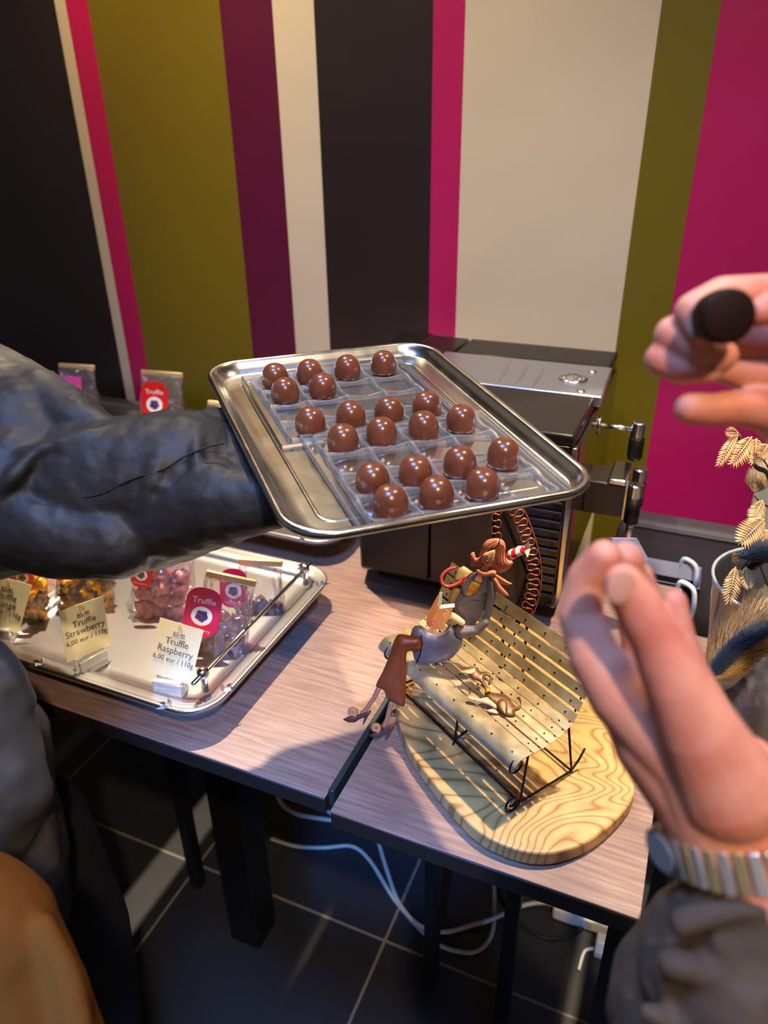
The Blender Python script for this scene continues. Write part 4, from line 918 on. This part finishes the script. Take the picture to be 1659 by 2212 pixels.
pchain(g, [(1590, 1700, .39, 108), (1620, 1800, .39, 120), (1640, 1900, .39, 130), (1690, 2080, .40, 150), (1850, 2500, .45, 170)])            # wrist, forearm
pbody = blob('body', g, M_skin, pr_, .0016, 5)
def nail(parent, x, y, d, a, w_, h_, depth=.004):
    o_ = px(x, y, d); M = frame(o_, RT*math.cos(math.radians(a))-UP*math.sin(math.radians(a)), -FW)
    v, f = ico(3); g = G(); g.add([M @ Vector((p.x*w_, p.y*h_, p.z*depth)) for p in v], f); g.build('fingernail', M_nail, parent, True)
nail(pbody, 1342, 1268, .354-.0086, 22, .0068, .0086, .0014)
nail(pbody, 1503, 703, .4005-.0078, 15, .0050, .0066, .0012)
nail(pbody, 1548, 782, .4130-.0066, 55, .0042, .0058, .0010)
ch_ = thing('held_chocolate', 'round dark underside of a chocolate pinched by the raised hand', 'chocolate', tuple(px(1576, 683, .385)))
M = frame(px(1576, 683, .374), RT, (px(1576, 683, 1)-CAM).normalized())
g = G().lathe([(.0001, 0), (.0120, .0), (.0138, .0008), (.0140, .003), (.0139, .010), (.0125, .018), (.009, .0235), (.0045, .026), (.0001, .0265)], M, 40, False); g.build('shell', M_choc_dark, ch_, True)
# sleeve of the lower arm
g = G()
pchain(g, [(1605, 2015, .395, 165), (1600, 2110, .40, 215), (1620, 2240, .42, 295), (1760, 2560, .46, 340), (1900, 2900, .5, 350)])
for q in ([(1470, 1990), (1540, 1975), (1640, 1960)], [(1450, 2080), (1560, 2110), (1680, 2080)], [(1400, 2190), (1500, 2230), (1620, 2200)], [(1560, 2040), (1600, 2140), (1590, 2230)]):
    pchain(g, [(x, y, .362+.00004*abs(x-1600)+.00001*(y-1900), 24+((x*7+y) % 9)) for x, y in q])
blob('jacket_sleeve', g, M_sleeve, pr_, .003, 5, [(.045, .010, 'CLOUDS'), (.015, .003, 'CLOUDS')])
g = G(); pchain(g, [(2080, 1020, .47, 150), (2300, 1150, .50, 190), (2700, 1500, .55, 260)]); blob('jacket_sleeve', g, M_sleeve, pr_, .005, 5, [(.05, .012, 'CLOUDS')])
# bracelet watch
wt = thing('wristwatch', 'steel and gold link bracelet watch on the lower wrist', 'watch', tuple(px(1600, 1850, .39)))
M_gold = mat('worn_gold', 'e0cc98', .3, .8)
M_white_steel = mat('bright_steel', 'e8e6e0', .3, .8)
cW = px(1618, 1820, .392); axis = (px(1640, 1900, .39)-px(1590, 1700, .39)).normalized()
s1 = (RT-axis*RT.dot(axis)).normalized(); s2 = axis.cross(s1).normalized(); rw = .0345
lk = None
for k in range(34):
    a = 2*math.pi*k/34; r_ = rw*1.02; c = cW+(s1*math.cos(a)*1.13+s2*math.sin(a)*.92)*r_+axis*(.004*math.cos(a))
    tn = (-s1*math.sin(a)+s2*math.cos(a)).normalized(); M = frame(c, tn, axis)
    g = G().box((-.0027, -.0018, -.011), (.0027, .0018, .011), M); g.build('link', M_gold if k % 2 else M_white_steel, wt, bevel=.0007)
cc = px(1440, 1835, .40); M = frame(cc, axis, (-RT*.9-FW*.3))
case = G().lathe([(.0125, -.003), (.0135, .0), (.0130, .0035), (.0105, .0045)], M, 32).build('watch_case', M_chrome, wt, True)
G().lathe([(.0103, .0046), (.0103, .0050)], M, 32).build('watch_glass', mat('watch_dial', '9aa0a8', .05, .3), case)

# ------------------------------------------------------------------ person on the left in the black puffer jacket
pl_ = thing('person', 'person at the left in a black puffer jacket reaching out under the steel tray', 'person', (-.95, .25, 0))
g = G()
hd = lambda x, y, d, r: (px(x, y, d), r*d/FPX)
def td(x, y):                     # distance of the tray's underside along a picture ray
    r_ = FW+RT*((x-CX)/FPX)-UP*((y-CY)/FPX); return (T(0, 0, -.016)-CAM).dot(TN)/r_.dot(TN)
pchain(g, [(-420, 900, 1.0, 90), (100, 1060, .84, 80), (300, 1035, .84, 62), (480, 1020, .845, 50), (545, 1012, .84, 46), (600, 985, td(600, 985)+.11, 50), (660, 975, td(660, 975)+.09, 44)])
for i, (ya, yb) in enumerate([(940, 905), (975, 955), (1010, 1000), (1040, 1045)]):   # fingers spread under the tray
    pchain(g, [(640, ya, td(640, ya)+.052, 26), (700, (ya+yb)/2, td(700, (ya+yb)/2)+.036, 24), (760, yb, td(760, yb)+.032, 22), (800, yb, td(800, yb)+.030, 18)])
pchain(g, [(585, 1015, .84, 36), (552, 1010, .83, 30), (540, 995, .83, 26), (532, 975, .835, 22)])                        # thumb against the rim
pchain(g, [(-420, 900, .92, 90), (-700, 1100, 1.0, 260), (-700, 1700, 1.1, 280)])
pchain(g, [(-700, 1100, 1.0, 200), (-650, 700, 1.0, 90), (-640, 500, 1.0, 150)])
blob('body', g, M_skin_dark, pl_, .003, 4)
g = G()
# forearm with gathered folds
K = .80/.70
pchain(g, [(105, 1060, .84, 150), (250, 1055, .825, 156), (400, 1032, .815, 146)])
def under(x, y, r_): d = td(x, y); return (x, y, d+r_*d/FPX*1.7+.020, r_)
pchain(g, [(400, 1032, .825, 144), under(470, 965, 86)]); pchain(g, [(400, 1032, .825, 140), under(500, 1030, 112), under(560, 1062, 84)])
pchain(g, [(180, 1120, .82, 120), (330, 1105, .815, 128), under(470, 1085, 100), under(585, 1085, 62)])
rf = random.Random(5)
for i in range(7):
    x = 190+i*36+rf.uniform(-12, 12); d = .84-.00006*x; yt = 925-i*6+rf.uniform(-6, 10); rr_ = rf.uniform(13, 20); sl_ = rf.uniform(-10, 26); ln_ = rf.uniform(.55, 1.2); R_ = .079; pp = []
    for k in range(7):
        y = yt+k*38*ln_; s_ = max(-.97, min(.97, (y-1050)/150)); pp.append((x+12-k*6+sl_*k/6, y, d-R_*math.sqrt(1-s_*s_)+.004, rr_*(.55+.45*math.sin(math.pi*(k+.6)/7.2))))
    pchain(g, pp)
# elbow mass and upper arm
pchain(g, [(105, 1060, .84, 165), (60, 980, .87, 180), (-60, 900, .92, 170), (-300, 800, 1.02, 170)])
pchain(g, [(60, 1060, .84, 180), (-60, 1060, .88, 200), (-300, 1100, .97, 260)])
pchain(g, [(-40, 810, .88, 50), (82, 866, .85, 72), (170, 915, .82, 62), (240, 932, .80, 28)])
pchain(g, [(0, 1110, .80, 110), (120, 1150, .79, 100), (250, 1170, .78, 85)])
for q in ([(-20, 1000, .772, 22), (90, 975, .762, 20), (190, 940, .768, 16), (262, 918, .785, 10)], [(-20, 1090, .752, 16), (30, 1030, .748, 18), (70, 985, .755, 12)]): pchain(g, q)
slv = blob('puffer_sleeve', g, M_puffer, pl_, .0035, 3, [(.045, .006, 'CLOUDS'), (.016, .0026, 'CLOUDS')])
g = G(); ring = []
cA = px(525, 1003, .668); sm = [(150, 1078), (215, 1068), (285, 1035), (350, 1015), (400, 985), (450, 965), (485, 958)]
g = G(); g.tube(smooth_pts([px(x, y, .84-.00006*x-.079*math.sqrt(max(.05, 1-((y-1050)/150)**2))-.0035) for x, y in sm], 5), .0011, 6); g.build('seam', mat('seam_thread', '0b0b0c', .7), slv, True)
ax_ = (px(560, 1000, .66)-px(450, 1015, .685)).normalized(); a1 = (UP-ax_*UP.dot(ax_)).normalized(); a2 = ax_.cross(a1)
# seam along the sleeve
sm = [(150, 1078), (215, 1068), (285, 1035), (350, 1015), (400, 985), (450, 965), (485, 958)]
# torso, coat and legs, mostly outside the picture
g = G()
pchain(g, [(-330, 1000, .90, 300), (-330, 1500, .86, 280), (-260, 1900, .88, 260)])
pchain(g, [(-170, 1430, .84, 150), (-110, 1640, .84, 200), (-60, 1830, .86, 190), (-40, 1960, .9, 180)])
pchain(g, [(-60, 1480, .80, 90), (-10, 1600, .80, 90), (20, 1720, .80, 82), (-20, 1800, .8, 90)])
pchain(g, [(30, 1830, .84, 95), (45, 1930, .86, 90), (0, 2010, .88, 90)])
pchain(g, [(-60, 1385, .80, 40), (0, 1440, .79, 34), (40, 1520, .80, 34)])
blob('puffer_coat', g, M_coat, pl_, .006, 4, [(.10, .022, 'CLOUDS'), (.03, .006, 'CLOUDS')])
g = G()
pchain(g, [(60, 1800, 1.02, 130), (150, 2020, 1.10, 125), (200, 2260, 1.2, 105), (225, 2420, 1.3, 80)])
pchain(g, [(-120, 1900, 1.05, 150), (-60, 2260, 1.2, 130), (-20, 2600, 1.38, 90)])
blob('trousers', g, M_trouser, pl_, .007, 5)
# ------------------------------------------------------------------ person in the ochre coat, bottom left corner
po = thing('person', 'person in an ochre brown coat at the bottom left corner, only the coat side showing', 'person', tuple(px(-100, 2300, .55)))
g = G(); pchain(g, [(0,0,0,0), (0,0,0,0), (-60, 2500, .60, 170), (-60, 2800, .66, 190)][2:]); blob('body', g, M_skin, po, .006, 4)
g = G(); pchain(g, [(-180, 1990, .545, 190), (-100, 2080, .54, 225), (-55, 2250, .545, 250), (-40, 2420, .56, 280), (-60, 2760, .60, 320)])
pchain(g, [(90, 2000, .53, 30), (140, 2110, .525, 34), (165, 2212, .52, 38), (180, 2320, .52, 40)])
blob('coat', g, M_orange, po, .004, 5, [(.10, .012, 'CLOUDS')])
# ------------------------------------------------------------------ glass vase with dried flowers on the side table
zv = TOP-.02
c0 = Vector((.155, .885, zv))
vs = thing('glass_vase', 'large clear glass vase behind the lower hand, with white paper inside', 'vase', tuple(c0))
rimc = px(1668, 1345, .93)
Mv = Matrix.Translation(c0)
g = G().lathe([(.0001, .002), (.060, .002), (.066, .006), (.070, .03), (.078, .10), (.086, .17), (.091, .215), (.0925, .2200), (.0905, .2205), (.088, .215), (.083, .17), (.075, .10), (.066, .03), (.055, .010), (.0001, .010)], Mv, 48, False); g.build('glass_body', M_glass, vs, True)
g = G(); ppt = [c0+Vector((.0915*math.cos(a), .0915*math.sin(a), .2195)) for a in [2*math.pi*k/48 for k in range(49)]]; g.tube(ppt, .0022, 8, False); g.build('glass_rim', mat('rim_glass', 'b8c4cc', .05, .4, alpha=.75), vs, True)
def crumple(name, label, c, r, seed, m):
    v, f = ico(4); off = Vector((seed*3.1, seed*1.7, 0)); out = []
    for p in v:
        q = p*1.9+off; d = .78+.5*abs(noise.noise(q))+.45*abs(noise.noise(q*2.3))+.2*abs(noise.noise(q*5)); out.append(c+Vector((p.x*r[0], p.y*r[1], p.z*r[2]))*d)
    o = part(name, out, f, m); tag(o, label, 'paper'); return o
crumple('crumpled_paper', 'crumpled clear white tissue inside the glass vase', c0+Vector((-.008, 0, .055)), (.045, .045, .04), 3, mat('tissue', 'b9babd', .3, noise_col=('8f8f94', 30, None, .4, .6)))
M_seed = mat('dry_seed', 'c8a06c', .7, noise_col=('a87f4c', 60, None, .4, .6)); M_pampas = mat('pampas', 'd8b476', .8); M_creamf = mat('cream_bloom', 'dccbaa', .8); M_blue = mat('blue_bunny_tail', '142434', .85, sheen=.3); M_stem = mat('dark_stem', '2a221c', .6)
def fluffy(name, label, spine, r, n_, ln, m, seed, cat='dried flower', wid=.0007, droop=.5, grp='dried flowers in the glass vase'):
    """spike of fine hairs around a spine"""
    o = thing(name, label, cat, tuple(spine[0]), grp); rnd = random.Random(seed); P = smooth_pts(spine, 10); N = len(P)
    G().tube(P, [max(.0008, r*.16)]*N, 6).build('core', m, o, True)
    g = G()
    for i in range(n_):
        t_ = rnd.random(); k = min(N-2, int(t_*(N-1))); p = P[k].lerp(P[k+1], t_*(N-1)-k); tn = (P[k+1]-P[k]).normalized(); s = tn.orthogonal().normalized(); b_ = tn.cross(s); a = rnd.uniform(0, 6.283)
        ou = s*math.cos(a)+b_*math.sin(a); env = math.sin(math.pi*min(1, max(0, .12+.8*t_)))**.5; rr_ = r*env*rnd.uniform(.7, 1.0)
        q = p+ou*rr_+tn*ln*.5; e_ = q+ou*ln*.45+tn*ln*rnd.uniform(.3, .8); sd = ou.cross(tn)*wid
        m_ = p+ou*rr_*.4
        g.add([m_-sd, m_+sd, q+sd*.9, q-sd*.9, e_+sd*.15, e_-sd*.15], [(0, 1, 2, 3), (3, 2, 4, 5)])
    h = g.build('bristles', m, o); tag(h, kind='stuff'); return o
def oat(name, label, base, tip, w_, m, seed, n_=13):
    """flat feathered spikelet like northern sea oats"""
    o = thing(name, label, 'dried flower', tuple(base), 'dried oat spikelets'); d = (tip-base); L = d.length; d = d/L; s = d.cross(-FW).normalized(); rnd = random.Random(seed)
    G().tube([base, tip], [.0009, .0004], 5).build('stalk', m, o, True)
    g = G(); nn = s.cross(d).normalized()
    for i in range(n_):
        t_ = i/(n_-1); p = base+d*L*(.04+.80*t_); wd = w_*math.sin(math.pi*(.16+.74*t_))**.8
        for sg in (-1, 1):
            e_ = p+s*sg*wd+d*L*.16+nn*rnd.uniform(-.001, .001); m_ = p+s*sg*wd*.45+d*L*.015; m2 = p+s*sg*wd*.5+d*L*.12+nn*.0012
            v = [p, m_, e_, m2, p+nn*.001, m_+nn*.0012]; g.add([p, m_, e_, m2, (p+e_)/2+nn*.0012, (p+e_)/2-nn*.0006], [(0, 1, 4), (1, 2, 4), (2, 3, 4), (3, 0, 4), (1, 0, 5), (2, 1, 5), (3, 2, 5), (0, 3, 5)])
    g.build('husks', m, o); return o
def q_(x, y, d=.80): return px(x, y, d)
fluffy('pampas_plume', 'thick golden pampas plume leaning out of the vase to the lower left', [q_(1545, 1465, .80), q_(1590, 1400, .80), q_(1650, 1340, .80), q_(1740, 1290, .82)], .026, 5200, .017, M_pampas, 1, wid=.0009)
fluffy('bunny_tail', 'dark blue bunny tail grass lying over the golden plume', [q_(1535, 1460, .765), q_(1570, 1418, .765), q_(1605, 1385, .765), q_(1645, 1360, .77)], .0085, 2600, .009, M_blue, 2, wid=.0008)
fluffy('bunny_tail', 'dark blue grass tail pointing right above the vase rim', [q_(1598, 1202, .79), q_(1640, 1192, .79), q_(1700, 1205, .79)], .0095, 2200, .012, M_blue, 3, wid=.0008)
fluffy('bunny_tail', 'thin blue grass tail hanging at the vase rim', [q_(1596, 1236, .80), q_(1625, 1222, .80), q_(1650, 1206, .80)], .004, 500, .008, M_blue, 4, wid=.0004)
fluffy('cream_bloom', 'cream fluffy bloom high at the right edge, below the raised hand', [q_(1628, 1062, .84), q_(1640, 1035, .84), q_(1664, 1010, .84), q_(1690, 1000, .84)], .014, 1500, .008, M_creamf, 5, wid=.0007)
def P2(a, b): return (1380+a/2.989, 880+b/2.989)
for i, (b_, t_, w_, lb) in enumerate([((640, 160), (505, 390), .0075, 'narrow oat spikelet hanging lowest left under the raised hand'),
                                     ((730, 190), (590, 385), .012, 'oat spikelet hanging beside the narrow one under the raised hand'),
                                     ((760, 200), (745, 380), .013, 'oat spikelet hanging straight down under the raised hand'),
                                     ((640, 170), (555, 160), .008, 'short oat spikelet pointing left just under the little finger'),
                                     ((834, 240), (780, 330), .012, 'oat spikelet cut by the picture edge, under the raised hand'),
                                     ((800, 600), (725, 760), .0105, 'upper oat spikelet over the white stripe'),
                                     ((810, 720), (640, 890), .016, 'large oat spikelet in front of the grey chair top'),
                                     ((780, 790), (850, 900), .014, 'oat spikelet at the picture edge above the blue tail'),
                                     ((645, 960), (600, 985), .008, 'small oat spikelet just under the blue tail'),
                                     ((625, 1030), (578, 1280), .0105, 'long oat spikelet hanging over the vase rim'),
                                     ((690, 1030), (712, 1180), .009, 'shorter oat spikelet hanging over the vase rim'),
                                     ((655, 1050), (660, 1140), .005, 'tiny oat spikelet between the two hanging over the vase rim')]):
    oat('oat_spikelet', lb, q_(*P2(*b_), .79+.004*(i % 3)), q_(*P2(*t_), .785+.004*(i % 3)), w_, M_seed, i)
def stem(label, pts_, r):
    o = G().tube(smooth_pts([q_(*P2(a, b_), d) for a, b_, d in pts_], 5), r, 6).build('stem', M_stem, None, True); tag(o, label, 'stem', 'dark stems of the dried bouquet')
stem('thick dark stem curving down at the right edge under the raised hand', [(640, 175, .80), (700, 290, .80), (760, 385, .80), (850, 470, .81), (900, 900, .84), (830, 1500, .88)], .0028)
stem('thin dark stem between the spikelets at the right edge', [(745, 570, .80), (790, 620, .80), (850, 680, .81), (880, 1000, .84)], .0009)
stem('thin dark stem crossing above the cream bloom', [(795, 330, .80), (840, 400, .80), (900, 600, .82)], .0009)
stem('thin bent stem falling into the vase', [(640, 1060, .80), (760, 990, .81), (880, 1300, .87)], .0011)
stem('stem of the golden plume going down into the vase', [(900, 1180, .82), (980, 1500, .87), (860, 1900, .90)], .002)
# white paper box lid behind the cupped hand
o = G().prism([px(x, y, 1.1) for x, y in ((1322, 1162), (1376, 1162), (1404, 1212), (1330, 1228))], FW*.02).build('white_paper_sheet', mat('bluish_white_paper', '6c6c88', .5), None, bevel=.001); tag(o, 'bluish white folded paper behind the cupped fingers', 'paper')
